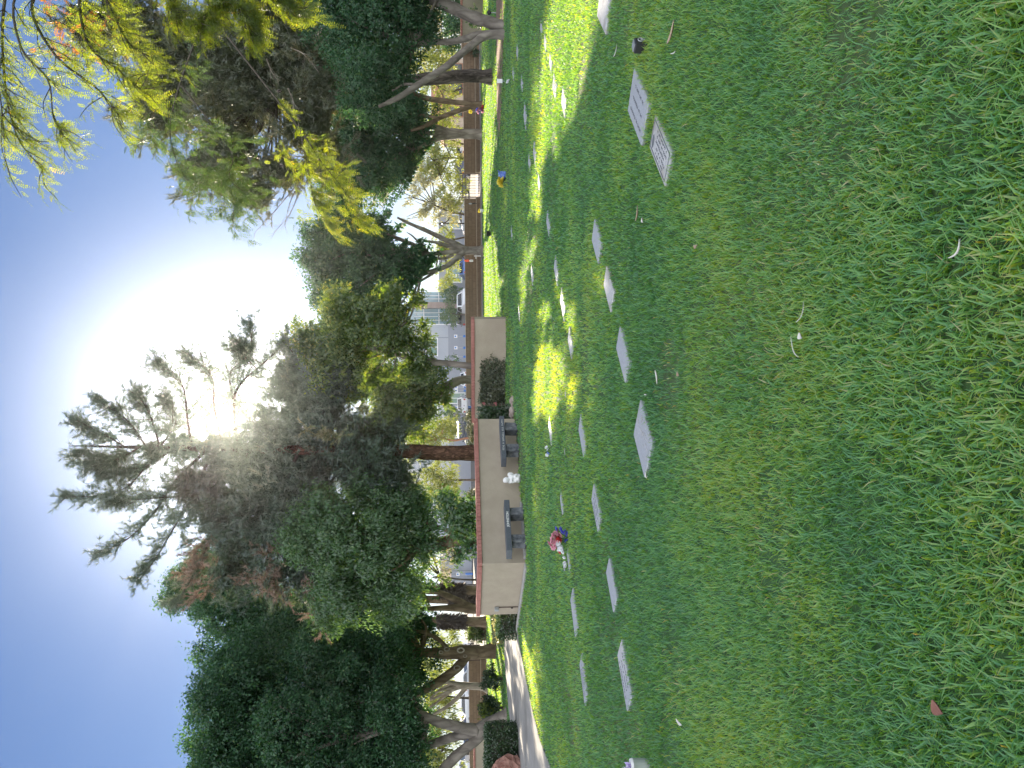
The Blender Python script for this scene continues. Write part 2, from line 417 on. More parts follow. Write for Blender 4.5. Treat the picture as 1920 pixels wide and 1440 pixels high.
class MB:
    """collects shapes into one mesh"""
    def __init__(s):
        s.v = []; s.f = []; s.n = 0
    def add(s, verts, faces):
        for p in verts: s.v.append(tuple(float(c) for c in p))
        for f in faces: s.f.append(tuple(i + s.n for i in f))
        s.n += len(verts)
        return s
    def box(s, c, size, rot=0.0, bev=0.0, axes=None):
        hx, hy, hz = (v / 2 for v in size)
        if axes is None:
            ca, sa = math.cos(rot), math.sin(rot)
            axes = (np.array([ca, sa, 0]), np.array([-sa, ca, 0]), np.array([0, 0, 1.0]))
        c = np.asarray(c, float)
        if bev <= 0:
            vs = [c + axes[0] * hx * i + axes[1] * hy * j + axes[2] * hz * k for k in (-1, 1) for j in (-1, 1) for i in (-1, 1)]
            return s.add(vs, [(0, 2, 3, 1), (4, 5, 7, 6), (0, 1, 5, 4), (2, 6, 7, 3), (0, 4, 6, 2), (1, 3, 7, 5)])
        b = min(bev, hx * .9, hy * .9, hz * .9)
        vs = []; key = {}
        for k in (-1, 1):
            for j in (-1, 1):
                for i in (-1, 1):
                    for ax in range(3):
                        d = [hx - b, hy - b, hz - b]
                        d[ax] += b
                        key[(i, j, k, ax)] = len(vs)
                        vs.append(c + axes[0] * d[0] * i + axes[1] * d[1] * j + axes[2] * d[2] * k)
        fs = []
        for ax in range(3):
            o1, o2 = [q for q in range(3) if q != ax]
            for sg in (-1, 1):
                q = []
                for a, b2 in ((-1, -1), (1, -1), (1, 1), (-1, 1)):
                    t = [0, 0, 0]; t[ax] = sg; t[o1] = a; t[o2] = b2
                    q.append(key[(*t, ax)])
                fs.append(tuple(q))
        for ax in range(3):
            o1, o2 = [q for q in range(3) if q != ax]
            for a in (-1, 1):
                for b2 in (-1, 1):
                    t0 = [0, 0, 0]; t1 = [0, 0, 0]
                    t0[ax] = -1; t1[ax] = 1
                    t0[o1] = t1[o1] = a; t0[o2] = t1[o2] = b2
                    fs.append((key[(*t0, o1)], key[(*t1, o1)], key[(*t1, o2)], key[(*t0, o2)]))
        for k in (-1, 1):
            for j in (-1, 1):
                for i in (-1, 1):
                    fs.append((key[(i, j, k, 0)], key[(i, j, k, 1)], key[(i, j, k, 2)]))
        return s.add(vs, fs)
    def prism(s, poly, z0, z1):
        n = len(poly)
        vs = [(p[0], p[1], z0) for p in poly] + [(p[0], p[1], z1) for p in poly]
        fs = [tuple(range(n - 1, -1, -1)), tuple(range(n, 2 * n))] + [(i, (i + 1) % n, n + (i + 1) % n, n + i) for i in range(n)]
        return s.add(vs, fs)
    def profile(s, poly, w, taper=None):
        """poly in (y,z) side view, extruded along x to width w; taper(z)-> width factor"""
        n = len(poly)
        t = taper or (lambda z: 1.0)
        vs = [(-w / 2 * t(z), y, z) for y, z in poly] + [(w / 2 * t(z), y, z) for y, z in poly]
        fs = [tuple(range(n)), tuple(range(2 * n - 1, n - 1, -1))] + [(i, n + i, n + (i + 1) % n, (i + 1) % n) for i in range(n)]
        return s.add(vs, fs)
    def tube(s, pts, rad, sides=8, cap=True, wob=0.0, seed=0):
        pts = np.asarray(pts, float); n = len(pts)
        rad = np.broadcast_to(np.asarray(rad, float), (n,))
        rg = np.random.default_rng(seed + 5)
        tang = np.gradient(pts, axis=0)
        tang /= np.linalg.norm(tang, axis=1)[:, None] + 1e-9
        up = np.array([0.0, 1.0, 0.0]) if abs(tang[0][1]) < 0.9 else np.array([1.0, 0, 0])
        vs = []
        ph = rg.uniform(0, 6.28, 4)
        u = np.cross(up, tang[0]); u /= np.linalg.norm(u)
        for i in range(n):
            u = u - tang[i] * (u @ tang[i]); u /= np.linalg.norm(u) + 1e-9
            v = np.cross(tang[i], u)
            for k in range(sides):
                a = 2 * PI * k / sides
                w = 1 + wob * (math.sin(3 * a + ph[0] + i * .35) * .5 + math.sin(5 * a + ph[1] - i * .22) * .3 + math.sin(2 * a + ph[2] + i * .8) * .3)
                vs.append(pts[i] + (u * math.cos(a) + v * math.sin(a)) * rad[i] * w)
        fs = []
        for i in range(n - 1):
            for k in range(sides):
                a, b = i * sides + k, i * sides + (k + 1) % sides
                fs.append((a, b, b + sides, a + sides))
        if cap:
            fs.append(tuple(range(sides - 1, -1, -1)))
            fs.append(tuple((n - 1) * sides + k for k in range(sides)))
        return s.add(vs, fs)
    def ball(s, c, r, seg=12, rings=8, rot=None, rough=0.0, seed=0):
        c = np.asarray(c, float); r = np.broadcast_to(np.asarray(r, float), (3,))
        rg = np.random.default_rng(seed + 91)
        vs = [np.array([0, 0, -1.0])]
        for i in range(1, rings):
            t = -PI / 2 + PI * i / rings
            for k in range(seg):
                a = 2 * PI * k / seg
                vs.append(np.array([math.cos(t) * math.cos(a), math.cos(t) * math.sin(a), math.sin(t)]))
        vs.append(np.array([0, 0, 1.0]))
        V = np.array(vs) * r
        if rough: V = V * (1 + rg.normal(0, rough, (len(V), 1)))
        if rot is not None: V = V @ np.array(rot).T
        V = V + c
        fs = [(0, 1 + (k + 1) % seg, 1 + k) for k in range(seg)]
        for i in range(rings - 2):
            for k in range(seg):
                a = 1 + i * seg + k; b = 1 + i * seg + (k + 1) % seg
                fs.append((a, b, b + seg, a + seg))
        L = len(vs) - 1; o = 1 + (rings - 2) * seg
        fs += [(L, o + k, o + (k + 1) % seg) for k in range(seg)]
        return s.add(V, fs)
    def build(s, name, mat, parent=None, smooth=False, world=False, tint=None):
        V = np.array(s.v, dtype=float)
        if world and parent is not None: V = V - base_of(parent)
        me = bpy.data.meshes.new(name)
        me.from_pydata([tuple(v) for v in V], [], s.f)
        if smooth: me.polygons.foreach_set('use_smooth', [True] * len(me.polygons))
        if tint is not None:
            a = me.attributes.new('tint', 'FLOAT', 'POINT')
            a.data.foreach_set('value', np.asarray(tint, dtype=np.float32))
        me.update()
        return link_mesh(name, me, mat, parent)

def struct(name, mb, mat, label=None):
    o = mb.build(name, mat)
    return tag(o, label, None, None, 'structure')

def spline(pts, n):
    """Catmull-Rom through rows of pts (any number of columns)"""
    P = np.asarray(pts, float)
    P = np.vstack([2 * P[0] - P[1], P, 2 * P[-1] - P[-2]])
    out = []
    segs = len(P) - 3
    for q in np.linspace(0, segs - 1e-6, n):
        i = int(q); t = q - i
        p0, p1, p2, p3 = P[i:i + 4]
        out.append(0.5 * ((2 * p1) + (-p0 + p2) * t + (2 * p0 - 5 * p1 + 4 * p2 - p3) * t * t + (-p0 + 3 * p1 - 3 * p2 + p3) * t ** 3))
    return np.array(out)

def unit(a):
    a = np.asarray(a, float)
    return a / (np.linalg.norm(a, axis=-1, keepdims=True) + 1e-9)

# 2-D value noise for grass patches
_NZ = rng.random((64, 64))
def vnoise(x, y):
    xi = np.floor(x).astype(int); yi = np.floor(y).astype(int)
    fx = x - xi; fy = y - yi
    fx = fx * fx * (3 - 2 * fx); fy = fy * fy * (3 - 2 * fy)
    g = lambda a, b: _NZ[a % 64, b % 64]
    return (g(xi, yi) * (1 - fx) + g(xi + 1, yi) * fx) * (1 - fy) + (g(xi, yi + 1) * (1 - fx) + g(xi + 1, yi + 1) * fx) * fy

def in_poly(px, py, poly):
    px = np.asarray(px); py = np.asarray(py)
    r = np.zeros(px.shape, bool)
    n = len(poly); j = n - 1
    for i in range(n):
        xi, yi = poly[i]; xj, yj = poly[j]
        c = ((yi > py) != (yj > py)) & (px < (xj - xi) * (py - yi) / (yj - yi + 1e-12) + xi)
        r ^= c
        j = i
    return r

# ================================================================== SETTING
gb = MB(); gb.box((0, 120, -0.5), (700, 700, 1.0))
lawn = struct('lawn', gb, M['soil'])

def sheet(name, poly, z, mat, thick=0.02):
    b = MB(); b.prism(poly, z - thick, z)
    return struct(name, b, mat)

# concrete path on the left, curving away past the stucco wall
PATH_PX = [(945, 1172), (949, 1260), (955, 1330), (963, 1385), (977, 1440), (1000, 1520), (1110, 1520), (1036, 1440), (1016, 1392), (1000, 1330), (986, 1262), (974, 1200), (971, 1165)]
PATH = [tuple(G(x, y)[:2]) for x, y in PATH_PX]
sheet('path', PATH, 0.028, M['concrete'], 0.05)
# bare dry strip under the right-hand trees
DIRT_PX = [(944, -160), (945, 40), (944, 90), (942, 150), (940, 215), (936, 262), (932, 215), (932, 150), (931, 60), (930, -160)]
DIRT = [tuple(G(x, y)[:2]) for x, y in DIRT_PX]
sheet('dry_ground', DIRT, 0.012, M['dirt'], 0.03)
# street and car park beyond the block wall
sheet('street', [(-160, 52), (160, 52), (160, 64), (-160, 64)], 0.008, M['lotpave'], 0.03)
sheet('car_park', [(-160, 64.01), (160, 64.01), (160, 330), (-160, 330)], 0.006, M['asphalt'], 0.03)

# ---- block wall at the end of the lawn (runs across, with a gateway on the right)
WY = 48.6
def xw(y, Y=WY):
    return W(880, y, Y)[0]
EXCL = []          # footprints without grass
def block_wall(y_left, y_right, label, name='block_wall'):
    x0, x1 = xw(y_left), xw(y_right)
    t = thing(name, label, 'wall', ((x0 + x1) / 2, WY, 0), 0, 'brown block boundary walls')
    L = abs(x1 - x0)
    b = MB(); b.box((0, 0.10, 0.54), (L, 0.2, 1.08)); b.build('wall_face', M['block'], t)
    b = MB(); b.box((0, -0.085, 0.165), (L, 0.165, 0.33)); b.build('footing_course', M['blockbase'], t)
    b = MB(); b.box((0, -0.09, 0.352), (L, 0.18, 0.04), bev=0.006); b.build('ledge', M['blockcap'], t)
    b = MB(); b.box((0, 0.10, 1.095), (L, 0.215, 0.026), bev=0.005); b.build('top_course', M['blockcap'], t)
    return t
block_wall(1236, 1850, 'long brown block wall behind the leaning grey trunk and clipped shrubs at left')
block_wall(1160, 1200, 'short brown block wall piece behind the shaggy trunks left of the tan wall')
block_wall(372, 746, 'brown block wall running behind the grey multi-stemmed tree from gate to white pickup')
block_wall(82, 324, 'brown block wall behind the furrowed dark trunk, right of the iron gate')
struct('kerb', MB().box((W(905, 250, 47.6)[0] + 1.0, 47.75, 0.05), (27.0, 0.35, 0.1), bev=0.02), M['concrete'])
sheet('footpath', [tuple(W(900, y, Y)[:2]) for y, Y in ((-250, 41.5), (-250, 45.5), (60, 47.4), (118, 47.4), (118, 45.4), (60, 44.2))], 0.02, M['concrete'])

# pillar and tan wall with red cap at far right
t = thing('block_pillar', 'short tan block pillar beside the right-hand double trunk', 'pillar', (xw(89, 48.2), 48.2, 0))
b = MB(); b.box((0, 0, 0.58), (0.42, 0.42, 1.16)); b.build('shaft', M['block'], t)
b = MB(); b.box((0, 0, 1.19), (0.5, 0.5, 0.06), bev=0.01); b.build('cap', M['blockcap'], t)

def capped_wall(p, q, h, thick, label, cat='wall', name='stucco_wall', ch=0.11):
    p = np.array([p[0], p[1], 0.0]); q = np.array([q[0], q[1], 0.0])
    d = unit(q - p); L = np.linalg.norm(q - p); nrm = np.array([-d[1], d[0], 0])
    if nrm[1] < 0: nrm = -nrm
    c = (p + q) / 2
    t = thing(name, label, cat, c)
    ax = (d, nrm, np.array([0, 0, 1.0]))
    b = MB(); b.box(nrm * thick / 2 + np.array([0, 0, (h - ch) / 2]), (L, thick, h - ch), axes=ax); b.build('wall_face', M['stucco'], t)
    b = MB()
    nb = max(1, int(L / 0.105)); w = L / nb
    for i in range(nb):
        o = d * (-L / 2 + (i + .5) * w) + nrm * (thick / 2) + np.array([0, 0, h - ch / 2 + 0.001 * ((i * 7) % 3)])
        b.box(o, (w - 0.006, thick + 0.07, ch - 0.004), axes=ax, bev=0.006)
    b.build('brick_cap', M['capside'], t)
    return t, c, d, nrm
capped_wall(W(900, -80, 38)[:2], W(900, 80, 46)[:2], 1.25, 0.25, 'tan stucco wall with red cap and creeping vine beside the right trunk')
capped_wall(W(900, 1384, 42)[:2], W(900, 1620, 42)[:2], 0.95, 0.25, 'low tan wall with red cap above the clipped box hedge at left')

# ---- the stucco wall with two wings meeting in a corner, nearest thing of the middle distance
Cn = G(986, 1055); Er = G(965.5, 785); El = G(972.5, 1151)
WT = 0.32
wall_t = thing('stucco_wall', 'angled tan stucco wall with red brick cap behind the two stone benches', 'wall', Cn)
dR = unit(Er - Cn); dL = unit(El - Cn)
nR = np.array([-dR[1], dR[0], 0]);  nR = nR if nR[1] > 0 else -nR
nL = np.array([-dL[1], dL[0], 0]);  nL = nL if nL[1] > 0 else -nL
LR = np.linalg.norm(Er - Cn); LL = np.linalg.norm(El - Cn)
# inner corner
A = np.array([[dR[0], -dL[0]], [dR[1], -dL[1]]])
bb = (nL - nR)[:2] * WT
s_, _ = np.linalg.solve(A, bb)
inner = nR * WT + dR * s_
HW = 1.125; CH = 0.11
b = MB(); b.prism([(0, 0), tuple((dR * LR)[:2]), tuple((dR * LR + nR * WT)[:2]), tuple(inner[:2])], 0, HW - CH); b.build('wall_face', M['stucco'], wall_t)
b = MB(); b.prism([tuple((dL * LL)[:2]), (0, 0), tuple(inner[:2]), tuple((dL * LL + nL * WT)[:2])], 0, HW - CH); b.build('wall_face', M['stucco'], wall_t)
b = MB()
for d, nn, L in ((dR, nR, LR), (dL, nL, LL)):
    nb = int(L / 0.105); w = L / nb
    for i in range(nb):
        if i < 1 and d is dL: continue
        o = d * ((i + .5) * w) + nn * (WT / 2 - 0.005) + np.array([0, 0, HW - CH / 2 + 0.0012 * ((i * 7) % 3)])
        b.box(o, (w - 0.006, WT + 0.07, CH - 0.004), axes=(d, nn, np.array([0, 0, 1.0])), bev=0.006)
b.build('brick_cap', M['capside'], wall_t)
EXCL.append([tuple((Cn + v)[:2]) for v in (dL * LL, np.zeros(3), dR * LR, dR * LR + nR * 1.2, nR * 1.0 + nL * 1.0, dL * LL + nL * 1.2)])

def on_wing(d, n, off, ycol, z=0.4):
    """point on the line parallel to a wing (off metres in front) seen in photo row ycol"""
    best = min(np.linspace(-1, 6, 1401), key=lambda s: abs(pix(Cn + d * s - n * off + np.array([0, 0, z]))[1] - ycol))
    return Cn + d * best - n * off
# mowing kerb along the foot of the wall
b = MB()
for d, n, a0, a1 in ((dL, nL, -0.28, LL + 0.9), (dR, nR, 0.0, 1.55)):
    b.box(Cn + d * (a0 + a1) / 2 - n * 0.2 + np.array([0, 0, 0.02]), (a1 - a0, 0.16, 0.08), axes=(d, n, np.array([0, 0, 1.0])), bev=0.02)
struct('mowing_kerb', b, M['kerb'])

# rear wall with the dusky shrub
Rb0 = G(949.5, 598); Rb1 = G(947.5, 792)
capped_wall(Rb1[:2], Rb0[:2], 1.12, 0.3, 'tan stucco wall with red cap behind the square dusky shrub')
EXCL.append([tuple(p[:2]) for p in (Rb1, Rb0, Rb0 + np.array([0, 1, 0]), Rb1 + np.array([0, 1, 0]))])

# ---- stone benches
def stroke_text(b, txt, origin, ux, uz, n, h):
    pass

def text_part(txt, size, parent, mat, origin, ux, n, depth=0.004):
    """lettering as real, slightly raised geometry"""
    cu = bpy.data.curves.new('lettering', 'FONT')
    cu.body = txt; cu.size = size; cu.extrude = depth; cu.align_x = 'CENTER'; cu.align_y = 'CENTER'
    cu.offset = size * 0.012
    tmp = bpy.data.objects.new('tmp_lettering', cu)
    COL.objects.link(tmp)
    dg = bpy.context.evaluated_depsgraph_get()
    me = bpy.data.meshes.new_from_object(tmp.evaluated_get(dg))
    bpy.data.objects.remove(tmp)
    me.materials.clear()
    uz = np.array([0, 0, 1.0])
    Rm = Matrix.Identity(4)
    for i in range(3):
        Rm[i][0] = ux[i]; Rm[i][1] = uz[i]; Rm[i][2] = -n[i]; Rm[i][3] = origin[i]
    me.transform(Rm)
    me.name = 'lettering'
    return link_mesh('lettering', me, mat, parent)

def bench(off, yl, yr, legs, label, txt, txt_rows, size):
    a = on_wing(dR, nR, off, yl, 0.45); c = on_wing(dR, nR, off, yr, 0.45)
    mid = (a + c) / 2; L = np.linalg.norm(c - a)
    t = thing('stone_bench', label, 'bench', mid, 0, 'stone benches by the tan wall')
    ax = (dR, nR, np.array([0, 0, 1.0]))
    b = MB(); b.box(nR * 0.19 + np.array([0, 0, 0.405]), (L, 0.38, 0.125), axes=ax, bev=0.006)
    b.build('seat_slab', M['granite_dark'], t)
    for (l0, l1) in legs:
        p = on_wing(dR, nR, off - .06, l0, 0.2); q = on_wing(dR, nR, off - .06, l1, 0.2)
        ctr = (p + q) / 2 - mid; wl = max(0.16, np.linalg.norm(q - p) * 0.62)
        lb = MB()
        N = 7
        # rough-hewn block: jittered grid box
        lb.box(ctr + nR * 0.14 + np.array([0, 0, 0.171]), (wl, 0.27, 0.342), axes=ax, bev=0.02)
        V = np.array(lb.v); V += np.random.default_rng(int(l0)).normal(0, 0.009, V.shape)
        lb.v = [tuple(v) for v in V]
        lb.build('leg', M['granite_rough'], t)
    if txt:
        r = (np.mean(txt_rows) - yl) / (yr - yl)
        o = dR * (-L / 2 + L * r) - nR * 0.0015 + np.array([0, 0, 0.405])
        text_part(txt, size, t, M['letter'], o, dR, nR)
    else:
        gb2 = MB(); rg = random.Random(5)
        x = -L * 0.32
        while x < L * 0.42:                      # worn carved letters, too weathered to read
            w = rg.uniform(0.018, 0.03)
            gb2.box(dR * x - nR * 0.002 + np.array([0, 0, 0.405]), (0.006, 0.004, 0.045), axes=ax)
            gb2.box(dR * (x + w * .5) - nR * 0.002 + np.array([0, 0, rg.choice((0.387, 0.405, 0.423))]), (w, 0.004, 0.007), axes=ax)
            x += w + (0.02 if rg.random() < .8 else 0.06)
        gb2.build('lettering', M['letter'], t)
    EXCL.append([tuple((mid + v)[:2]) for v in (-dR * L / 2, dR * L / 2, dR * L / 2 + nR * .6, -dR * L / 2 + nR * .6)])
    return t
bench(0.62, 1032, 937, ((1021, 996), (969, 946)), 'dark granite bench carved with the name JOHNSTON at the wall corner', 'JOHNSTON', (990, 959), 0.080)
bench(0.62, 858, 780, ((848, 828), (808, 788)), 'dark granite bench with a line of small worn lettering, farther from the wall corner', None, None, 0)

# conduit light on the left wing
pl = on_wing(dL, nL, 0.0, 1139, 0.75)
t = thing('wall_light', 'small grey light box with thin conduit on the pale end of the tan wall', 'light fixture', pl)
ax = (dL, nL, np.array([0, 0, 1.0]))
b = MB(); b.box(-nL * 0.05 + np.array([0, 0, 0.60]), (0.10, 0.09, 0.11), axes=ax, bev=0.008); b.build('housing', M['steel'], t)
b = MB(); b.box(-nL * 0.062 + dL * 0.052 + np.array([0, 0, 0.60]), (0.03, 0.05, 0.075), axes=ax, bev=0.008); b.build('lens', M['lamp_clear'], t)
b = MB(); b.tube([-nL * 0.02 - dL * 0.035 + np.array([0, 0, z]) for z in (0.02, 0.2, 0.4, 0.56)], 0.011, 8); b.build('conduit', M['iron'], t)
b = MB(); b.ball(-nL * 0.02 + dL * 0.03 + np.array([0, 0, 0.2]), (0.02, 0.02, 0.03)); b.build('outlet', M['black'], t)

# red bench between the rear wall and the angled wall
p = np.array([-0.95, 24.65, 0])
t = thing('garden_bench', 'red bench standing between the dusky shrub and the second granite bench', 'bench', p)
b = MB(); b.box((0, 0, 0.37), (0.74, 0.34, 0.10), bev=0.012); b.build('seat', M['red_wood'], t)
b = MB(); b.box((0, 0.20, 0.735), (0.74, 0.05, 0.11), bev=0.012); b.build('backrest', M['red_wood'], t)
for sx in (-0.28, 0.28):
    b = MB(); b.box((sx, 0.03, 0.158), (0.06, 0.24, 0.316), bev=0.01); b.build('leg', M['iron'], t)
    b = MB(); b.box((sx, 0.2, 0.55), (0.05, 0.045, 0.255), bev=0.005); b.build('back_post', M['iron'], t)

# ---- iron gate
t = thing('iron_gate', 'rusty wrought iron gate closing the gap in the right block wall', 'gate', (xw(348), WY, 0))
x0, x1 = xw(371) - t.location.x, xw(325) - t.location.x
for sx in (x0 + .03, x1 - .03):
    b = MB(); b.box((sx, 0, 0.72), (0.05, 0.05, 1.44)); b.build('post', M['iron'], t)
b = MB()
for i in range(9):
    xx = x0 + 0.1 + (x1 - x0 - 0.2) * i / 8
    b.box((xx, 0, 0.62), (0.018, 0.018, 1.16))
for z in (0.10, 1.0, 1.2):
    b.box(((x0 + x1) / 2, -0.012, z), (x1 - x0 - 0.06, 0.02, 0.03))
for i in range(2):
    cx = x0 + (x1 - x0) * (0.3 + .4 * i)
    a = np.linspace(0, PI, 10)
    b.tube(np.stack([cx + 0.35 * np.cos(a), np.full(10, -0.02), 1.2 + 0.22 * np.sin(a)], 1), 0.014, 6)
b.build('bars', M['iron'], t)
t = thing('iron_fence', 'dark iron fence between the shaggy trunk and the knotted trunk at left', 'fence', (xw(1218), WY, 0))
b = MB()
for i in range(12):
    b.box((-0.65 + i * 0.118, 0, 0.6), (0.016, 0.016, 1.2))
for z in (0.12, 0.6, 1.12): b.box((0, -0.012, z), (1.4, 0.02, 0.03))
b.build('bars', M['iron'], t)
for sx in (-0.68, 0.68):
    b = MB(); b.box((sx, 0, 0.65), (0.05, 0.05, 1.3)); b.build('post', M['iron'], t)

# ---- building beyond the car park
BY = 112.0
def bx(y): return W(860, y, BY)[0]
def bz(x, y=800): return W(x, y, BY)[2]
bt = thing('office_building', 'long grey panelled office building with green glazing beyond the parking', 'building', (bx(800), BY, 0))
ox = bx(800)
def bbox(b, yl, yr, z0, z1, y0, y1):
    xa, xb = bx(yl) - ox, bx(yr) - ox
    b.box(((xa + xb) / 2, (y0 + y1) / 2, (z0 + z1) / 2), (xb - xa, y1 - y0, z1 - z0))
b = MB(); bbox(b, 1010, 607, 3.1, 12.5, 0, 20); b.build('upper_wall', M['panel'], bt)
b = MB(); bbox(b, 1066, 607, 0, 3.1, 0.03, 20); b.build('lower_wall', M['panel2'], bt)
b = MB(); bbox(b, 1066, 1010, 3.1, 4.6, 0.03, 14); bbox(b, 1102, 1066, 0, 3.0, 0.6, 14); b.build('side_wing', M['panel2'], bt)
b = MB(); bbox(b, 1130, 1074, 3.0, 4.6, 0.9, 13); b.build('cream_parapet', M['cream'], bt)
b = MB(); bbox(b, 607, 577, 0, 11, 1.2, 14); b.build('glazing', M['glass_b'], bt)
b = MB(); bbox(b, 577, 566, 0, 8.6, 0.2, 12); b.build('brown_pier', M['brownpanel'], bt)
b = MB(); bbox(b, 566, 546, 0, 8.2, 1.0, 12); b.build('glazing', M['glass_b'], bt)
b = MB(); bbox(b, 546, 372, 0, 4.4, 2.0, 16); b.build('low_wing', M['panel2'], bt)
b = MB()
for yy in (682, 720, 633, 790, 840, 890, 940): bbox(b, yy + .35, yy - .35, 3.1, 12.4, -0.012, 0)
for z in (5.6, 8.6): bbox(b, 1009, 608, z, z + 0.05, -0.014, -0.002)
for yy in (1072, 1078, 1084, 1090, 1096): bbox(b, yy + .3, yy - .3, 0, 3, 0.58, 0.6)
b.build('panel_joint', M['joint'], bt)
b = MB()
for z in (2.2, 4.4, 6.6): bbox(b, 606, 578, z, z + .09, 1.1, 1.2); bbox(b, 565, 547, z, z + .09, 0.9, 1.0)
for yy in (599, 592, 585, 559, 553): bbox(b, yy + .4, yy - .4, 0, 8, 1.05, 1.17) if yy > 570 else bbox(b, yy + .4, yy - .4, 0, 8, .85, .97)
bbox(b, 609, 607.2, 0, 12.4, -0.1, 0.05)
b.build('mullion', M['frame_w'], bt)
def window(yl, yr, z0, z1, glass):
    fr = MB(); w = 0.16 * 720 / 112
    bbox(fr, yl, yr, z1 - .12, z1, -0.10, -0.02); bbox(fr, yl, yr, z0, z0 + .12, -0.10, -0.02)
    bbox(fr, yl, yl - 1.6, z0 + .12, z1 - .12, -0.10, -0.02); bbox(fr, yr + 1.6, yr, z0 + .12, z1 - .12, -0.10, -0.02)
    bbox(fr, (yl + yr) / 2 + .5, (yl + yr) / 2 - .5, z0 + .12, z1 - .12, -0.07, -0.02)
    f = fr.build('window', M['frame_w'], bt)
    gl = MB(); bbox(gl, yl - 1.6, yr + 1.6, z0 + .12, z1 - .12, -0.05, -0.015)
    gl.build('pane', glass, f)
window(668, 633, 4.6, 6.4, M['glass_g']); window(776, 750, 4.7, 6.4, M['glass_g'])
window(757, 736, 0.7, 3.05, M['glass_g']); window(860, 830, 4.6, 6.4, M['glass_g'])
window(940, 910, 4.6, 6.4, M['glass_g']); window(430, 402, 1.0, 3.2, M['glass_b']); window(530, 500, 1.0, 3.2, M['glass_b'])
b = MB()
for i in range(6): bbox(b, 1050 - i * .9, 1049.6 - i * .9, 1.9, 2.9, -0.02, 0.03)
bbox(b, 1050.4, 1044.6, 1.85, 1.92, -0.02, 0.03); bbox(b, 1050.4, 1044.6, 2.88, 2.95, -0.02, 0.03)
b.build('louvre', M['joint'], bt)

# tan house beyond the right wall
hp = W(862, 172, 86); hp[2] = 0
t = thing('tan_house', 'tan house with clay roof and dark windows beyond the right block wall', 'house', hp)
b = MB(); b.box((0, 4, 1.55), (7.4, 8, 3.1)); b.build('wall', M['cream'], t)
b = MB(); b.add([(-4.1, -0.5, 3.1), (4.1, -0.5, 3.1), (4.1, 8.5, 3.1), (-4.1, 8.5, 3.1), (-2.2, 4, 4.5), (2.2, 4, 4.5)], [(0, 1, 5, 4), (1, 2, 5), (2, 3, 4, 5), (3, 0, 4), (3, 2, 1, 0)]); b.build('roof', M['rooftile'], t)
for sx in (-2.2, 0.3, 2.5):
    b = MB(); b.box((sx, -0.04, 1.6), (1.3, 0.1, 1.6)); f = b.build('window', M['rooftile'], t)
    b = MB(); b.box((sx, -0.1, 1.6), (1.06, 0.04, 1.36)); b.build('pane', M['glass_d'], f)

# ---- lamp post, dark, beside the shaggy trunks
p = W(860, 1097.5, 58); p[2] = 0
t = thing('lamp_post', 'tall dark lamp post rising behind the tan wall by the shaggy trunks', 'lamp post', p)
b = MB(); b.tube([(0, 0, 0), (0, 0, 2), (0, 0, 4.0)], [0.075, 0.065, 0.055], 10); b.build('pole', M['black'], t)
b = MB(); b.box((0, -0.3, 4.04), (0.25, 0.75, 0.1), bev=0.03); b.build('lamp_head', M['black'], t)
p = W(860, 419, 70); p[2] = 0
t = thing('lamp_post', 'dark thin post behind the block wall, left of the iron gate', 'lamp post', p)
b = MB(); b.tube([(0, 0, 0), (0, 0, 1.4), (0, 0, 2.9)], [0.08, 0.07, 0.06], 10); b.build('pole', M['black'], t)
b = MB(); b.box((0, -0.2, 2.93), (0.2, 0.5, 0.07), bev=0.02); b.build('lamp_head', M['black'], t)

# ---- accessible parking signs
def make_sign():
    t = thing('parking_sign', 'x', 'sign', (0, 0, 0), 0, 'parking signs before the grey building')
    b = MB(); b.tube([(0, 0, 0), (0, 0, 1.2), (0, 0, 2.2)], 0.03, 8); b.build('post', M['steel'], t)
    b = MB(); b.tube([(0, 0, 0.0), (0, 0, 0.45), (0, 0, 0.92), (0, 0, 0.98)], [0.15, 0.15, 0.15, 0.09], 12); b.build('sleeve', M['bluepole'], t)
    b = MB(); b.box((0, -0.045, 1.98), (0.44, 0.02, 0.44), bev=0.008); p = b.build('panel', M['signface'], t)
    b = MB()
    b.box((0, -0.058, 2.02), (0.2, 0.005, 0.22)); b.build('symbol', M['signblue'], p)
    return t
sg = make_sign()
SG = [(630.5, 'parking sign right of the upper left-hand office window, rightmost on the grey wall'),
      (652, 'parking sign on blue sleeve below the upper green office window'),
      (669, 'parking sign just left of the second blue sleeve, near the slender trunk'),
      (684.5, 'parking sign half hidden beside the slender leaning trunk'),
      (726, 'parking sign close beside its twin, behind the pale leaning trunk'),
      (732.5, 'parking sign right of the ground-floor office window'),
      (763.5, 'parking sign directly behind the white pickup roof'),
      (818.5, 'parking sign by the orange stem of the yellow-green tree'),
      (1016, 'parking sign right of the building louvre, behind the leaning ash trunk'),
      (1029, 'parking sign between the louvre and the ash trunk'),
      (1076.5, 'parking sign on the corrugated grey wing, left of the louvre'),
      (517, 'parking sign before the low grey wing, left of the grey multi-stemmed tree'),
      (549, 'parking sign beside the brown building pier')]
for i, (yy, lab) in enumerate(SG):
    o = sg if i == 0 else copy_tree(sg)
    p = W(860, yy, 104 + (i % 3) * .6); o.location = (p[0], p[1], 0)
    o['label'] = lab

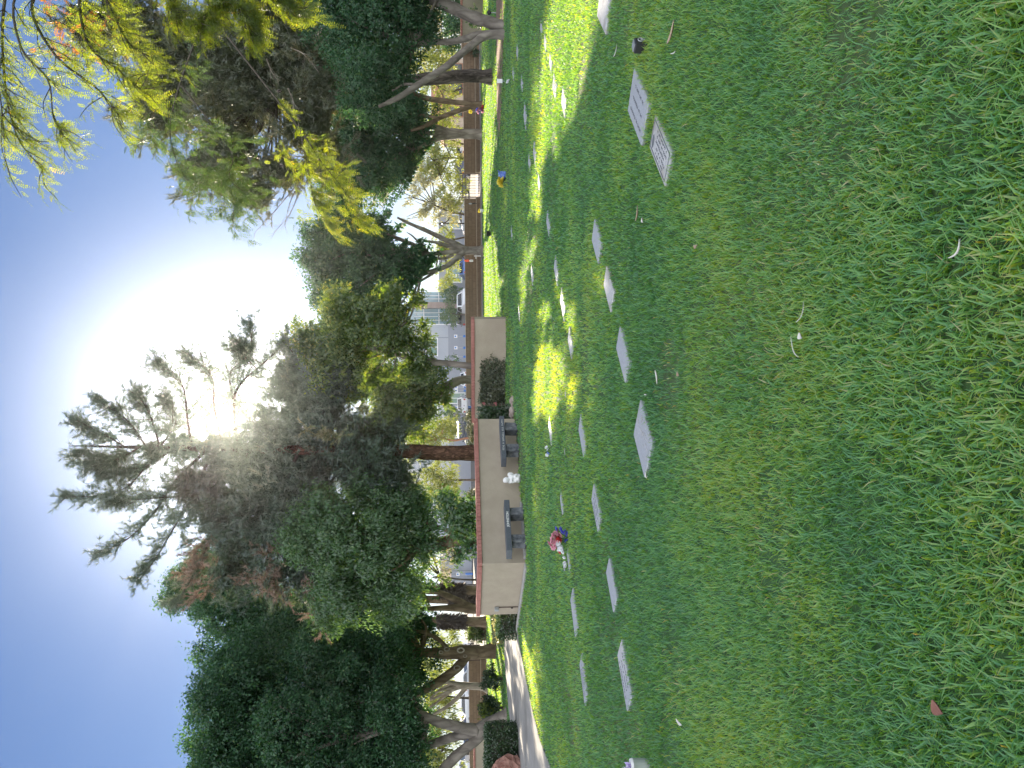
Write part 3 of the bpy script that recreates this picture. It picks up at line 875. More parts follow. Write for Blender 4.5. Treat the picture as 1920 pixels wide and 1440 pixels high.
# ---- vehicles
def make_car(kind, paint, label):
    """built facing -Y, length along Y, origin on the ground under the middle"""
    t = thing({'sedan': 'parked_car', 'suv': 'parked_suv', 'pickup': 'pickup_truck', 'van': 'parked_van'}[kind], label, {'sedan': 'car', 'suv': 'car', 'pickup': 'truck', 'van': 'van'}[kind], (0, 0, 0), 0, 'vehicles parked beyond the wall')
    if kind == 'sedan':
        Lh, w, body = 2.3, 1.8, [(-2.3, .35), (-2.3, .62), (-2.1, .78), (-1.0, .92), (1.55, .95), (2.2, .90), (2.3, .6), (2.2, .32)]
        cab = [(-1.05, .92), (-0.35, 1.36), (0.1, 1.44), (0.8, 1.40), (1.65, .95)]
    elif kind == 'suv':
        Lh, w, body = 2.35, 1.9, [(-2.35, .4), (-2.35, .85), (-2.1, 1.0), (-1.05, 1.10), (2.25, 1.12), (2.35, .7), (2.25, .4)]
        cab = [(-1.1, 1.1), (-0.45, 1.66), (0.2, 1.76), (1.75, 1.70), (2.25, 1.12)]
    elif kind == 'van':
        Lh, w, body = 2.6, 2.0, [(-2.6, .4), (-2.6, .9), (-2.3, 1.1), (-1.9, 1.2), (2.55, 1.2), (2.6, .5), (2.5, .4)]
        cab = [(-1.95, 1.2), (-1.2, 2.0), (-0.6, 2.15), (2.5, 2.12), (2.55, 1.2)]
    else:
        Lh, w, body = 2.8, 2.0, [(-2.8, .5), (-2.8, 1.0), (-2.6, 1.12), (-1.3, 1.2), (2.8, 1.2), (2.8, .55), (2.7, .5)]
        cab = [(-1.35, 1.2), (-0.75, 1.80), (-0.2, 1.88), (0.75, 1.84), (0.98, 1.2)]
    zt = cab[2][1]; zb = cab[0][1]
    tap = lambda z: 1.0 if z <= zb else 1.0 - 0.2 * (z - zb) / (zt - zb)
    b = MB(); b.profile(body, w, lambda z: 1.0 if z > .5 else .94); b.profile(cab, w * 0.97, tap); b.build('body', paint, t)
    # glass: side windows, windscreen, rear window set 8 mm proud
    g = MB()
    ins = [(y * .86 + cab[2][0] * .1, zb + (z - zb) * .8 + .05) for y, z in cab]
    for sx in (-1, 1):
        q = [(sx * (w * .97 / 2 * tap(z) + 0.008), y, z) for y, z in ins]
        g.add(q, [tuple(range(len(q)))])
    for (a, c2, sgn) in ((cab[0], cab[1], -1), (cab[-1], cab[-2], 1)):
        q = []
        for (f, ww) in ((.1, .86), (.92, .84)):
            y = a[0] + (c2[0] - a[0]) * f; z = a[1] + (c2[1] - a[1]) * f
            hw = w * .97 / 2 * tap(z) * ww
            q += [(-hw, y + sgn * .014, z + .008), (hw, y + sgn * .014, z + .008)]
        g.add([q[0], q[1], q[3], q[2]], [(0, 1, 2, 3)])
    g.build('window', M['glass_d'], t)
    for sx in (-1, 1):
        for sy in (-Lh * .62, Lh * .60):
            b = MB(); r = .34 if kind != 'pickup' else .4
            b.tube([(sx * (w / 2 - .22), sy, r), (sx * (w / 2 + .01), sy, r)], r, 16)
            wh = b.build('wheel', M['rubber'], t)
            b = MB(); b.tube([(sx * (w / 2), sy, r), (sx * (w / 2 + .02), sy, r)], r * .6, 12); b.build('rim', M['steel'], wh)
        b = MB(); b.box((sx * w * .38, -Lh - .005, body[1][1] - .02), (.34, .05, .14), bev=.02); b.build('headlight', M['lamp_clear'], t)
        b = MB(); b.box((sx * w * .42, Lh + .005, .88 if kind != 'sedan' else .76), (.2, .05, .26 if kind != 'sedan' else .14), bev=.02); b.build('tail_lamp', M['lamp_red'], t)
        b = MB(); b.box((sx * (w / 2 + .09), cab[0][0] + .25, zb + .12), (.16, .1, .12), bev=.03); b.build('mirror', paint, t)
    b = MB(); b.box((0, Lh + .03, .5), (w * .92, .12, .18), bev=.03); b.box((0, -Lh - .03, .46), (w * .92, .12, .18), bev=.03); b.build('bumper', M['steel'] if kind == 'pickup' else M['black'], t)
    if kind == 'pickup':
        b = MB(); b.box((0, Lh + .012, .93), (.14, .02, .09), bev=.01); b.build('tailgate_handle', M['black'], t)
    return t
def car(kind, paint, y, Y, deg, label):
    t = make_car(kind, M[paint], label)
    p = W(860, y, Y); t.location = (p[0], p[1], 0.01); t.rotation_euler = (0, 0, math.radians(deg))
car('pickup', 'c_white', 757, 106, 176, 'white pickup seen from behind in the gap between wall and shrubs')
car('suv', 'c_dark', 805, 76, -8, 'dark car facing us with sun glaring on its bonnet behind the shrubs')
car('sedan', 'c_white', 711, 97, 180, 'white sedan behind the pale leaning trunk')
car('suv', 'c_white', 565, 92, 8, 'white car with dark windscreen right of the small round trees')
car('suv', 'c_dark', 596, 97, 175, 'dark car under the second small round tree')
car('suv', 'c_white', 1325, 112, -80, 'white people-carrier side-on between the forked trunks at left')
car('pickup', 'c_navy', 1358, 118, 90, 'navy pickup just left of the white people-carrier')
car('sedan', 'c_blue', 1388, 96, 200, 'blue car framed in the fork of the leaning grey trunk')
car('van', 'c_white', 1431, 112, 5, 'white van at the far left edge above the red-capped wall')
car('sedan', 'c_silver', 1262, 90, 75, 'silver car beside the knotted trunk at left')
car('pickup', 'c_white', 124, 88, 95, 'white and blue pickup seen between the crossing right-hand trunks')
car('suv', 'c_white', 219, 92, 172, 'white car behind the leaning thin stem at right')
car('suv', 'c_white', 262, 96, 20, 'white car just left of the pale flared trunk')
car('sedan', 'c_silver', 284, 98, 170, 'silver sedan between the pale flared trunk and the yellow car')
car('sedan', 'c_yellow', 306, 94, 178, 'yellow car right of the iron gate')
car('suv', 'c_navy', 322, 92, 182, 'navy car at the right post of the iron gate')
car('sedan', 'c_blue', 340, 100, 10, 'blue car seen through the iron gate')
car('sedan', 'c_silver', 404, 100, 90, 'silver sedan side-on left of the iron gate')
car('suv', 'c_dark', 488, 98, 2, 'dark car beside the trunk of the grey multi-stemmed tree')
car('sedan', 'c_blue', 506, 96, 183, 'blue car left of the orange wind spinner')
car('sedan', 'c_white', 1218, 100, 15, 'white car seen over the dark iron fence')
car('sedan', 'c_blue', 975, 100, 172, 'blue car low under the yellow-green tree left of the big pine')

# ================================================================== GRAVE MARKERS
MARK = [
 (1236.5, 281, 0.600, 0.270, 'granite_light', 1, 'nearest flat grave marker, pale stone with rows of carved lettering and a border'),
 (1194.5, 200, 0.660, 0.370, 'granite', 2, 'plain blue-grey flat grave marker right behind the carved one, below the black vase'),
 (1130, 14, 0.594, 0.342, 'granite_light', 0, 'sunlit flat grave marker at the right edge, before the bright grass'),
 (1203.5, 822, 0.500, 0.400, 'granite', 3, 'large speckled flat grave marker in the middle of the near lawn, pale corner'),
 (1166, 664, 0.500, 0.266, 'granite', 0, 'slim dark-grey flat marker between the speckled marker and the white curled leaf row'),
 (1140, 541, 0.465, 0.248, 'granite_light', 0, 'flat marker half in sun, left of its bluish neighbour in the near row'),
 (1117, 452, 0.482, 0.272, 'granite', 0, 'smooth bluish flat marker right of the half-sunlit one, behind the curled brown leaf'),
 (1089, 817.5, 0.498, 0.265, 'granite', 0, 'grey flat marker behind the speckled one, just past the sunlit grass'),
 (1116, 951.5, 0.485, 0.258, 'granite', 2, 'streaked grey flat marker in front of the right granite bench leg of JOHNSTON'),
 (1145, 1096.5, 0.471, 0.251, 'granite', 0, 'grey flat marker nearest below the left end of the tan wall'),
 (1169.5, 1265.5, 0.551, 0.293, 'granite', 2, 'bluish flat marker at lower left, nearest of the left-hand row'),
 (1091.5, 1273.5, 0.545, 0.290, 'granite', 2, 'bluish flat marker at left, behind the nearest left-hand one'),
 (1074, 1150, 0.580, 0.309, 'granite', 0, 'grey flat marker left of the red white and blue bouquet'),
 (1051, 943.5, 0.318, 0.164, 'granite', 0, 'small grey flat marker right of the red white and blue bouquet'),
 (1064, 1050, 0.326, 0.163, 'granite', 0, 'flat marker under the white blossoms beside the bouquet'),
 (1030, 807, 0.475, 0.253, 'granite_light', 0, 'sunlit flat marker with tiny blue and white flowers at its left end'),
 (1067, 642.5, 0.419, 0.230, 'granite_light', 0, 'cracked pale flat marker in the middle sun patch'),
 (1053, 570, 0.495, 0.263, 'granite_light', 0, 'pale flat marker at the far edge of the middle sun patch'),
 (1041, 507.5, 0.487, 0.252, 'granite', 0, 'dim grey flat marker right of the middle sun patch'),
 (1026, 419, 0.461, 0.238, 'granite', 0, 'grey flat marker in shade below the narrow streak of sun'),
 (1009, 343.5, 0.394, 0.204, 'granite', 0, 'faint flat marker above the narrow streak of sun, below the blue and yellow flowers'),
 (1001, 287, 0.560, 0.289, 'granite', 0, 'bluish flat marker in the shade left of the long right-hand row'),
 (983, 217, 0.630, 0.336, 'granite', 0, 'pale-grey flat marker in shade in front of the dry soil strip'),
 (1055, 191, 0.497, 0.264, 'granite_light', 0, 'flat marker at the sun edge, nearest of the right-hand row'),
 (1038, 162.5, 0.482, 0.256, 'granite', 2, 'carved flat marker second in the right-hand row'),
 (1030.5, 117, 0.368, 0.190, 'granite', 0, 'brownish flat marker third in the right-hand row'),
 (1020.5, 81, 0.370, 0.191, 'granite', 0, 'grey flat marker fourth in the right-hand row'),
 (1013, 52.5, 0.300, 0.150, 'granite', 0, 'farthest grey flat marker of the right-hand row'),
 (977, 156, 0.468, 0.234, 'granite', 0, 'thin grey marker sliver right of the white card stake'),
 (961, 137, 0.468, 0.234, 'granite', 0, 'thin marker sliver beside the small white flower stake'),
 (968.5, 98, 0.468, 0.242, 'granite', 0, 'whitish marker sliver left of the double grey trunk foot'),
 (996, 514, 0.468, 0.242, 'granite', 0, 'distant marker sliver in the shade below the lit lawn band'),
 (991, 305, 0.429, 0.218, 'granite', 0, 'distant thin marker behind the bluish shaded one'),
 (958, 436, 0.468, 0.234, 'granite', 0, 'most distant marker sliver, close to the lit lawn band'),
 (972, 587, 0.468, 0.234, 'granite', 0, 'distant marker sliver by the right end of the rear tan wall'),
]
A1 = math.radians(47.5)
MCORN = []
def marker(x, y, w, d, mat, deco, label, seed):
    p = G(x, y, 0.032)
    rg = np.random.default_rng(seed)
    rot = A1 + rg.normal(0, 0.025)
    t = thing('grave_marker', label, 'grave marker', (p[0], p[1], 0), rot, 'flat grave markers set in the lawn')
    zt = 0.030 if p[1] < 9 else 0.020
    b = MB(); b.box((0, 0, zt - 0.052), (w, d, 0.104), bev=0.008)
    b.build('slab', M[mat], t)
    if deco in (1, 2):
        e = MB(); z = zt + .0015
        if deco == 1:
            for sx in (-1, 1): e.box((sx * (w / 2 - .03), 0, z), (.008, d - .06, .003))
            for sy in (-1, 1): e.box((0, sy * (d / 2 - .03), z), (w - .06, .008, .003))
            e.ball((w * .36, 0.04, z), (.035, .055, .003), 8, 4)
            rows = 5
        else:
            rows = 3
        # weathered carved lettering, not readable in the photograph
        for r in range(rows):
            yy = -d * .28 + d * .56 * r / max(1, rows - 1)
            ll = w * rg.uniform(.22, .36); xx = -ll
            while xx < (w * .22 if deco == 1 else ll):
                s = rg.uniform(.010, .022)
                e.box((xx, yy, z), (.005, d * .065, .003))
                e.box((xx + s * .6, yy + rg.choice((-.02, 0, .02)) * d, z), (s * .8, .005, .003))
                xx += s + (.012 if rg.random() < .8 else .035)
        e.build('engraving', M['engrave'], t)
    if deco == 3:
        e = MB(); z = zt + .002
        for k in range(46):                          # lichen and grass clippings on the stone
            e.ball((rg.uniform(-.44, .44) * w, rg.uniform(-.5, .1) * d, z), (rg.uniform(.006, .02), rg.uniform(.005, .014), .0025), 7, 4)
        e.build('lichen', M['granite_light'], t)
    ca, sa = math.cos(rot), math.sin(rot)
    MCORN.append((p[0], p[1], ca, sa, w / 2 - .006, d / 2 - .006))
for i, mk in enumerate(MARK):
    marker(*mk, seed=100 + i)

# ================================================================== FLOWERS AND SMALL THINGS
def petals(centers, axis_spread, npet, L, Wd, seed, up=0.35):
    """blossoms: rosettes of npet petals round each centre; returns quads"""
    rg = np.random.default_rng(seed)
    Q = []
    for c in centers:
        ax = unit(np.array([rg.normal(0, axis_spread), rg.normal(0, axis_spread) - .6, 1.0]))
        u = unit(np.cross(ax, [0.3, 1, 0.1])); v = np.cross(ax, u)
        for ring, (nn, tilt, sc) in enumerate(((npet, up, 1.0), (npet, up + .6, .75), (max(3, npet // 2), up + 1.3, .5))):
            for k in range(nn):
                a = 2 * PI * (k + ring * .5) / nn + rg.normal(0, .12)
                d = unit((u * math.cos(a) + v * math.sin(a)) + ax * tilt)
                s = unit(np.cross(d, ax))
                l = L * sc * rg.uniform(.85, 1.1)
                Q += [c, c + d * l * .6 - s * Wd * sc, c + d * l + ax * l * .1, c + d * l * .6 + s * Wd * sc]
    return np.array(Q)
def blossom_part(name, centers, mat, parent, L=.035, Wd=.014, npet=7, seed=0):
    c = np.asarray(centers, float)
    Q = petals(c, .7, npet, L, Wd, seed)
    mesh_np(name, Q, 4, M[mat], parent, tint=np.random.default_rng(seed).random(len(Q) // 4))
def stems(tops, parent, root=(0, 0, 0), r=.004, mat='stem'):
    b = MB()
    for tp in tops:
        tp = np.asarray(tp, float); rt = np.asarray(root, float)
        b.tube(spline([rt, (rt + tp) / 2 + np.array([0, 0, .02]), tp], 5), r, 5)
    n = len(b.v)
    b.build('stem', M[mat], parent, tint=np.random.default_rng(3).random(n))

# big bouquet
p = G(1067, 1012)
t = thing('flower_bouquet', 'large red, white, pink and blue bouquet standing in the shaded lawn', 'bouquet', p, 0, None)
def bq(x, y, dy=0.0):
    q = W(x, y, p[1] + dy) - p
    return q
red = [bq(1049, 1008), bq(1047, 1012, -.03), bq(1051, 1014, -.02), bq(1044, 1006, .02), bq(1046, 1028, .05), bq(1050, 1033, .03)]
pink = [bq(1040, 1016, -.02), bq(1042, 1008, -.02), bq(1039, 1003), bq(1036, 1016, -.01), bq(1041, 1022), bq(1043, 999), bq(1047, 995, .05), bq(1036, 1010), bq(1031, 1016, .03), bq(1034, 1021, .04), bq(1038, 1026, .05), bq(1050, 1002), bq(1052, 1007, .03)]
white = [bq(1046, 1020), bq(1049, 1024, -.02), bq(1052, 1020, -.02), bq(1053, 1029, -.03), bq(1056, 1033, -.03), bq(1050, 1029), bq(1056, 1026, -.04), bq(1047, 1018, -.03)]
blue = [bq(1056, 997), bq(1060, 997, -.02), bq(1063, 1000), bq(1064, 1014), bq(1060, 1013), bq(1045, 991, .05), bq(1053, 992, .03), bq(1064, 1004, -.03)]
blossom_part('red_blossoms', red, 'p_red', t, .048, .021, 9, 1)
blossom_part('pink_blossoms', pink, 'p_pink', t, .05, .021, 9, 2)
blossom_part('white_blossoms', white, 'p_white', t, .05, .023, 9, 3)
blossom_part('blue_blossoms', blue, 'p_blue', t, .042, .018, 8, 4)
stems(red[:3] + pink[:6] + white[:5] + blue, t)
for k, (x, y, w) in enumerate(((1062, 1045, .05), (1062.5, 1059, .06), (1064, 1067, .065))):
    q = G(x + 2, y)
    t = thing('fallen_blossom', ('white blossom lying nearest the big bouquet', 'white blossom in the middle of the row left of the bouquet', 'white blossom at the far left end of the row beside the bouquet')[k], 'flower', q, 0, 'white blossoms dropped by the bouquet')
    blossom_part('petals', [(0, 0, .045), (.02 * k, .01, .04)], 'p_white', t, w * .55, .02, 8, 10 + k)
# blue and yellow flowers
p = G(949, 335)
t = thing('flower_bunch', 'blue and yellow flower bunch in shade before the lit lawn band', 'bouquet', p)
q = lambda x, y, dy=0: W(x, y, p[1] + dy) - p
ye = [q(938, 337), q(940, 341), q(942, 338, -.05), q(943, 344), q(937, 341, .04), q(940, 346, -.03)]
bl = [q(941, 326), q(939, 323, .05), q(944, 330), q(946, 327, -.05), q(942, 331, .05), q(947, 333)]
blossom_part('yellow_blossoms', ye, 'p_yellow', t, .12, .05, 8, 21)
blossom_part('blue_blossoms', bl, 'p_sky', t, .13, .05, 8, 22)
stems(ye + bl, t, r=.008)
# flowers with red top and yellow pinwheel under the thin twin stems
p = G(908, 208)
t = thing('flower_bunch', 'red, pink and blue flower bunch at the foot of the thin twin stems', 'bouquet', p)
q = lambda x, y, dy=0: W(x, y, p[1] + dy) - p
blossom_part('red_blossoms', [q(906, 201), q(905, 205), q(908, 203)], 'p_red', t, .16, .06, 8, 23)
blossom_part('pink_blossoms', [q(898, 206), q(897, 209), q(906, 208), q(900, 204)], 'p_pink', t, .15, .06, 8, 24)
blossom_part('blue_blossoms', [q(895, 206), q(900, 210), q(904, 206)], 'p_blue', t, .13, .05, 8, 25)
stems([q(906, 201), q(898, 206), q(897, 209), q(904, 206)], t, r=.01)
p = G(909, 213)
t = thing('pinwheel', 'yellow flower-shaped pinwheel on a thin stick near the twin stems', 'pinwheel', p)
hub = W(882.5, 209, p[1]) - p
b = MB(); b.tube([(0, 0, 0), hub * .5 + np.array([0.01, 0, 0]), hub], .008, 6); b.build('stick', M['steel'], t)
blossom_part('blades', [hub], 'p_yellow', t, .14, .05, 7, 26)
# little white and blue flowers on the sunlit marker
p = G(1034, 846)
t = thing('flower_posy', 'tiny white and blue posy at the end of the sunlit marker', 'flower', p)
blossom_part('white_blossoms', [(0.02, 0, .06), (.06, .02, .08), (-.06, 0, .07)], 'p_white', t, .035, .016, 7, 27)
blossom_part('blue_blossoms', [(-.02, -.02, .05), (-.05, 0.03, .05)], 'p_sky', t, .035, .016, 7, 28)
stems([(0.02, 0, .06), (.06, .02, .08), (-.06, 0, .07), (-.05, .03, .05)], t)
# lilac flowers and metal vase at lower left edge
p = G(1216, 1434)
t = thing('flower_vase', 'grey metal flower vase with lilac flowers at the bottom left edge', 'vase', p)
b = MB(); b.tube([(0, 0, -.05), (0, 0, .0), (0, 0, .10), (0, 0, .13)], [.04, .05, .055, .058], 16); b.build('cup', M['p_vase'], t, smooth=False)
b = MB(); b.tube([(0, 0, .131), (0, 0, .15)], [.058, .052], 16); b.build('rim', M['white'], t)
q = lambda x, y, dy=0: W(x, y, p[1] + dy) - p
fl = [q(1184, 1438), q(1181, 1444, .03), q(1188, 1446, -.03), q(1177, 1452)]
blossom_part('lilac_blossoms', fl, 'p_lilac', t, .06, .028, 7, 29)
stems(fl, t, (0, 0, .1))
# black box vase by the right markers
p = G(1212, 86)
t = thing('flower_box', 'small black box with silver top lying in the grass near the right markers', 'box', p, math.radians(30))
b = MB(); b.box((0, 0, .045), (.088, .09, .11), bev=.008); b.build('body', M['black'], t)
b = MB(); b.box((.010, .006, .103), (.066, .066, .006)); b.build('lid', M['steel'], t)
b = MB(); a = np.linspace(0, 2 * PI, 13); b.tube(np.stack([.02 * np.cos(a) + .01, np.full(13, -.048), .055 + .02 * np.sin(a)], 1), .005, 6); b.tube([(.01, -.049, .055), (.01, -.049, .02)], .006, 6); b.build('emblem', M['steel'], t)

# cherub figurine
p = G(979, 897) + nR * -0.02
p = on_wing(dR, nR, 0.30, 897, 0.2)
t = thing('cherub_statue', 'white cherub figurine leaning against the tan wall between the two benches', 'statue', p)
b = MB(); s0 = np.array([0, 0, 0.])
for c, r, k in (((0, 0, .05), (.12, .11, .07), 1), ((.03, -.02, .11), (.10, .09, .07), 2), ((0.02, 0, .20), (.085, .075, .10), 3), ((.055, -.04, .13), (.045, .09, .04), 4), ((-.06, -.03, .12), (.045, .09, .04), 5),
                ((-.005, 0, .285), (.05, .045, .04), 6), ((-.035, -.01, .36), (.078, .075, .078), 7), ((-.09, -.03, .22), (.03, .05, .07), 8), ((.085, -.03, .22), (.03, .05, .07), 9),
                ((-.075, .06, .26), (.07, .02, .085), 10), ((.085, .06, .25), (.07, .02, .085), 11), ((-.05, .0, .41), (.06, .06, .035), 12), ((.0, -.09, .06), (.05, .07, .04), 13), ((-.01, -.075, .225), (.05, .03, .03), 14)):
    b.ball(c, r, 12, 8, rough=.03, seed=k)
o = b.build('figure', M['white'], t, smooth=True)
rm = o.modifiers.new('fuse', 'REMESH'); rm.mode = 'VOXEL'; rm.voxel_size = .014
sm = o.modifiers.new('soften', 'SMOOTH'); sm.iterations = 3
# wind spinner with orange body and pale tails, hanging by the grey tree
p = W(873, 489, 46.5); 
t = thing('wind_spinner', 'orange wind spinner with two pale tails hanging left of the multi-stemmed trunk', 'wind spinner', p)
b = MB(); b.ball((0, 0, -.1), (.08, .08, .13), 10, 8); b.ball((0, 0, .03), (.04, .04, .05), 8, 6); nv = len(b.v); b.build('body', M['p_orange'], t, tint=np.full(nv, .6))
for sx in (-.035, .045):
    b = MB(); b.tube(spline([(sx * .6, 0, -.22), (sx, .01, -.34), (sx * .8, -.01, -.46)], 6), [.02, .03, .03, .028, .025, .02], 7); nv = len(b.v); b.build('tail', M['p_white'], t, tint=np.full(nv, .5))
b = MB(); b.tube([(0, 0, .05), (0.02, 0, 1.4)], .006, 5); b.build('cord', M['black'], t)
p = W(882, 382, 47.5)
t = thing('wind_chime', 'small pale chime with dark tail against the block wall by the gate', 'wind chime', p)
b = MB(); b.ball((0, 0, 0), (.05, .05, .11), 8, 8); b.build('body', M['steel'], t)
b = MB(); b.tube([(0, 0, -.1), (.03, 0, -.24), (.02, 0, -.4)], [.03, .03, .01], 6); b.build('tail', M['black'], t)
b = MB(); b.tube([(0, 0, .1), (0, 0, .9)], .005, 5); b.build('hook', M['iron'], t)
# low pale bench by the multi-stemmed tree
p = G(904, 506); 
t = thing('low_bench', 'low pale slab bench beside the multi-stemmed grey trunk', 'bench', p)
b = MB(); b.box((0, 0, .24), (1.35, .35, .07), bev=.01); b.build('seat', M['kerb'], t)
for sx in (-.45, .45): b = MB(); b.box((sx, 0, .1025), (.16, .28, .205), bev=.01); b.build('leg', M['kerb'], t)
p = G(905, 480)
t = thing('cross_marker', 'small white cross stake at the left foot of the multi-stemmed trunk', 'cross', p)
b = MB(); b.box((0, 0, .27), (.06, .05, .54)); b.box((0, -.002, .42), (.34, .046, .055)); b.build('cross', M['white'], t)
p = G(907, 395)
t = thing('flower_pot', 'small pale pot with yellow flowers at the far edge of the lit lawn', 'flower pot', p)
b = MB(); b.tube([(0, 0, 0), (0, 0, .14), (0, 0, .2)], [.07, .10, .11], 12); b.build('pot', M['white'], t)
blossom_part('yellow_blossoms', [(0, 0, .25), (.06, 0, .24), (-.05, 0, .26)], 'p_yellow', t, .09, .035, 7, 31)
p = G(921, 438)
t = thing('flower_pot', 'dark pot in the lit lawn at the right foot of the tree shadow', 'flower pot', p)
b = MB(); b.tube([(0, 0, 0), (0, 0, .14), (0, 0, .22)], [.09, .12, .13], 12); b.build('pot', M['black'], t)
p = G(946.5, 152)
t = thing('card_stake', 'small white card on a stake at the edge of the dry soil', 'sign', p)
b = MB(); b.box((0, 0, .16), (.13, .015, .17), bev=.004); b.build('card', M['signface'], t)
b = MB(); b.box((0, .012, .05), (.02, .012, .2)); b.build('stake', M['steel'], t)
p = G(958.5, 154)
t = thing('flower_stake', 'tiny white and blue flower stake just nearer than the white card', 'flower', p)
blossom_part('petals', [(0, 0, .09), (.03, 0, .08)], 'p_white', t, .06, .03, 7, 33); stems([(0, 0, .09), (.03, 0, .08)], t)
p = G(931, 24)
t = thing('path_light', 'small black path light right of the double trunk', 'lamp', p)
b = MB(); b.tube([(0, 0, 0), (0, 0, .22)], .02, 8); b.build('stake', M['steel'], t)
b = MB(); b.tube([(0, 0, .2), (0, 0, .24), (0, 0, .33), (0, 0, .36)], [.03, .08, .08, .02], 12); b.build('head', M['black'], t)

# rocks beside the second bench and the boulder at the left edge
for k, (x, y, s, lab) in enumerate(((963, 752, .11, 'small upright pinkish rock right of the dark planting'), (962.5, 763, .08, 'low dark-streaked rock between the two pinkish rocks'), (964, 773, .16, 'largest pinkish rock at the foot of the dark planting'))):
    p = G(x, y)
    t = MB().ball((0, 0, s * .3), (s * 1.25, s * .8, s * (.75, .5, .6)[k]), 11, 8, rough=.13, seed=k).build('rock', M['rock'], None)
    t.location = (p[0], p[1], 0); tag(t, lab, 'rock', 'rocks edging the planting')
p = G(977, 1447)
t = MB().ball((0, 0, .32), (.42, .36, .42), 16, 12, rough=.075, seed=9).build('boulder', M['redrock'], None)
t.location = (p[0], p[1], 0); tag(t, 'reddish boulder beside the path at the left edge', 'boulder')

# fallen leaves and sticks
def fallen(x, y, L, w, ang, curl, mat, label, name='fallen_leaf', cat='leaf'):
    p = G(x, y, .05)
    s = np.linspace(0, 1, 9)
    ca, sa = math.cos(ang), math.sin(ang)
    b = MB(); vs = []
    for q in s:
        cx = (q - .5) * L; cy = curl * L * math.sin(q * PI)
        wd = w * (math.sin(q * PI) ** .7) + .0006
        z = .012 + .18 * L * (q - .5) ** 2
        for sgn in (-1, 0, 1):
            xx, yy = cx, cy + sgn * wd
            vs.append((ca * xx - sa * yy, sa * xx + ca * yy, z + abs(sgn) * wd * .5))
    n = len(vs)
    vs += [(a, b2, c - .003) for a, b2, c in vs]
    fs = []
    for i in range(8):
        for k in range(2):
            a = i * 3 + k
            fs.append((a, a + 1, a + 4, a + 3)); fs.append((n + a, n + a + 3, n + a + 4, n + a + 1))
    b.add(vs, fs)
    o = b.build(name, M[mat], None, smooth=True)
    o.location = tuple(p)
    return tag(o, label, cat)
fallen(1262, 60, .20, .018, 2.0, .12, 'dryleaf', 'long dry brown leaf with a stalk near the right edge of the near lawn')
fallen(1266, 98, .12, .003, 1.3, .05, 'paleleaf', 'thin pale stalk end beside the long dry brown leaf', 'fallen_twig', 'twig')
fallen(1157, 94, .17, .006, 1.9, .1, 'paleleaf', 'slim whitish twig right of the black box', 'fallen_twig', 'twig')
fallen(1197, 400, .14, .014, 2.5, .2, 'dryleaf', 'curled brown leaf with a white tip in the near lawn')
fallen(1208, 412, .05, .018, .4, .1, 'paleleaf', 'white tip of the curled leaf in the near lawn')
fallen(1308, 459, .07, .011, 1.4, .2, 'dryleaf', 'small forked tan leaf in the near lawn')
fallen(1234, 707, .12, .014, .5, -.15, 'paleleaf', 'white curled leaf left of the slim dark marker')
fallen(1275, 700, .05, .016, 1.0, .1, 'dryleaf', 'small tan leaf next to the white curled leaf')
fallen(1277, 1353, .14, .010, 1.7, .08, 'paleleaf', 'slim white leaf at lower left of the lawn')
fallen(1061, 846, .12, .012, .7, .1, 'paleleaf', 'tiny white leaf near the marker past the sunlit grass')
fallen(1063, 739, .10, .02, .2, .1, 'paleleaf', 'small white scrap in the sunlit grass')
fallen(1215, 891, .05, .012, .3, .1, 'paleleaf', 'white scrap at the left tip of the speckled marker')
fallen(1765, 1325, .055, .02, 1.2, .1, 'brownleaf', 'round red-brown leaf low in the nearest grass')
fallen(1506, 629, .035, .014, .8, .1, 'paleleaf', 'bright glinting white leaf in the nearest grass')
fallen(1497, 650, .12, .0013, .7, .25, 'paleleaf', 'thin curved pale straw by the glinting leaf', 'fallen_straw', 'straw')
fallen(1506, 585, .11, .0008, 2.4, .15, 'paleleaf', 'fine pale straw above the glinting leaf', 'fallen_straw', 'straw')
fallen(1797, 466, .07, .0026, 2.3, .25, 'paleleaf', 'white curved straw in the tufted grass at lower right', 'fallen_straw', 'straw')
fallen(1000, 1161, .22, .012, 1.5, .0, 'paleleaf', 'whitish stick in the shaded lawn before the tan wall end', 'fallen_twig', 'twig')
fallen(1213, 740, .07, .004, 1.5, .0, 'paleleaf', 'short whitish stick at the pale corner of the speckled marker', 'fallen_twig', 'twig')

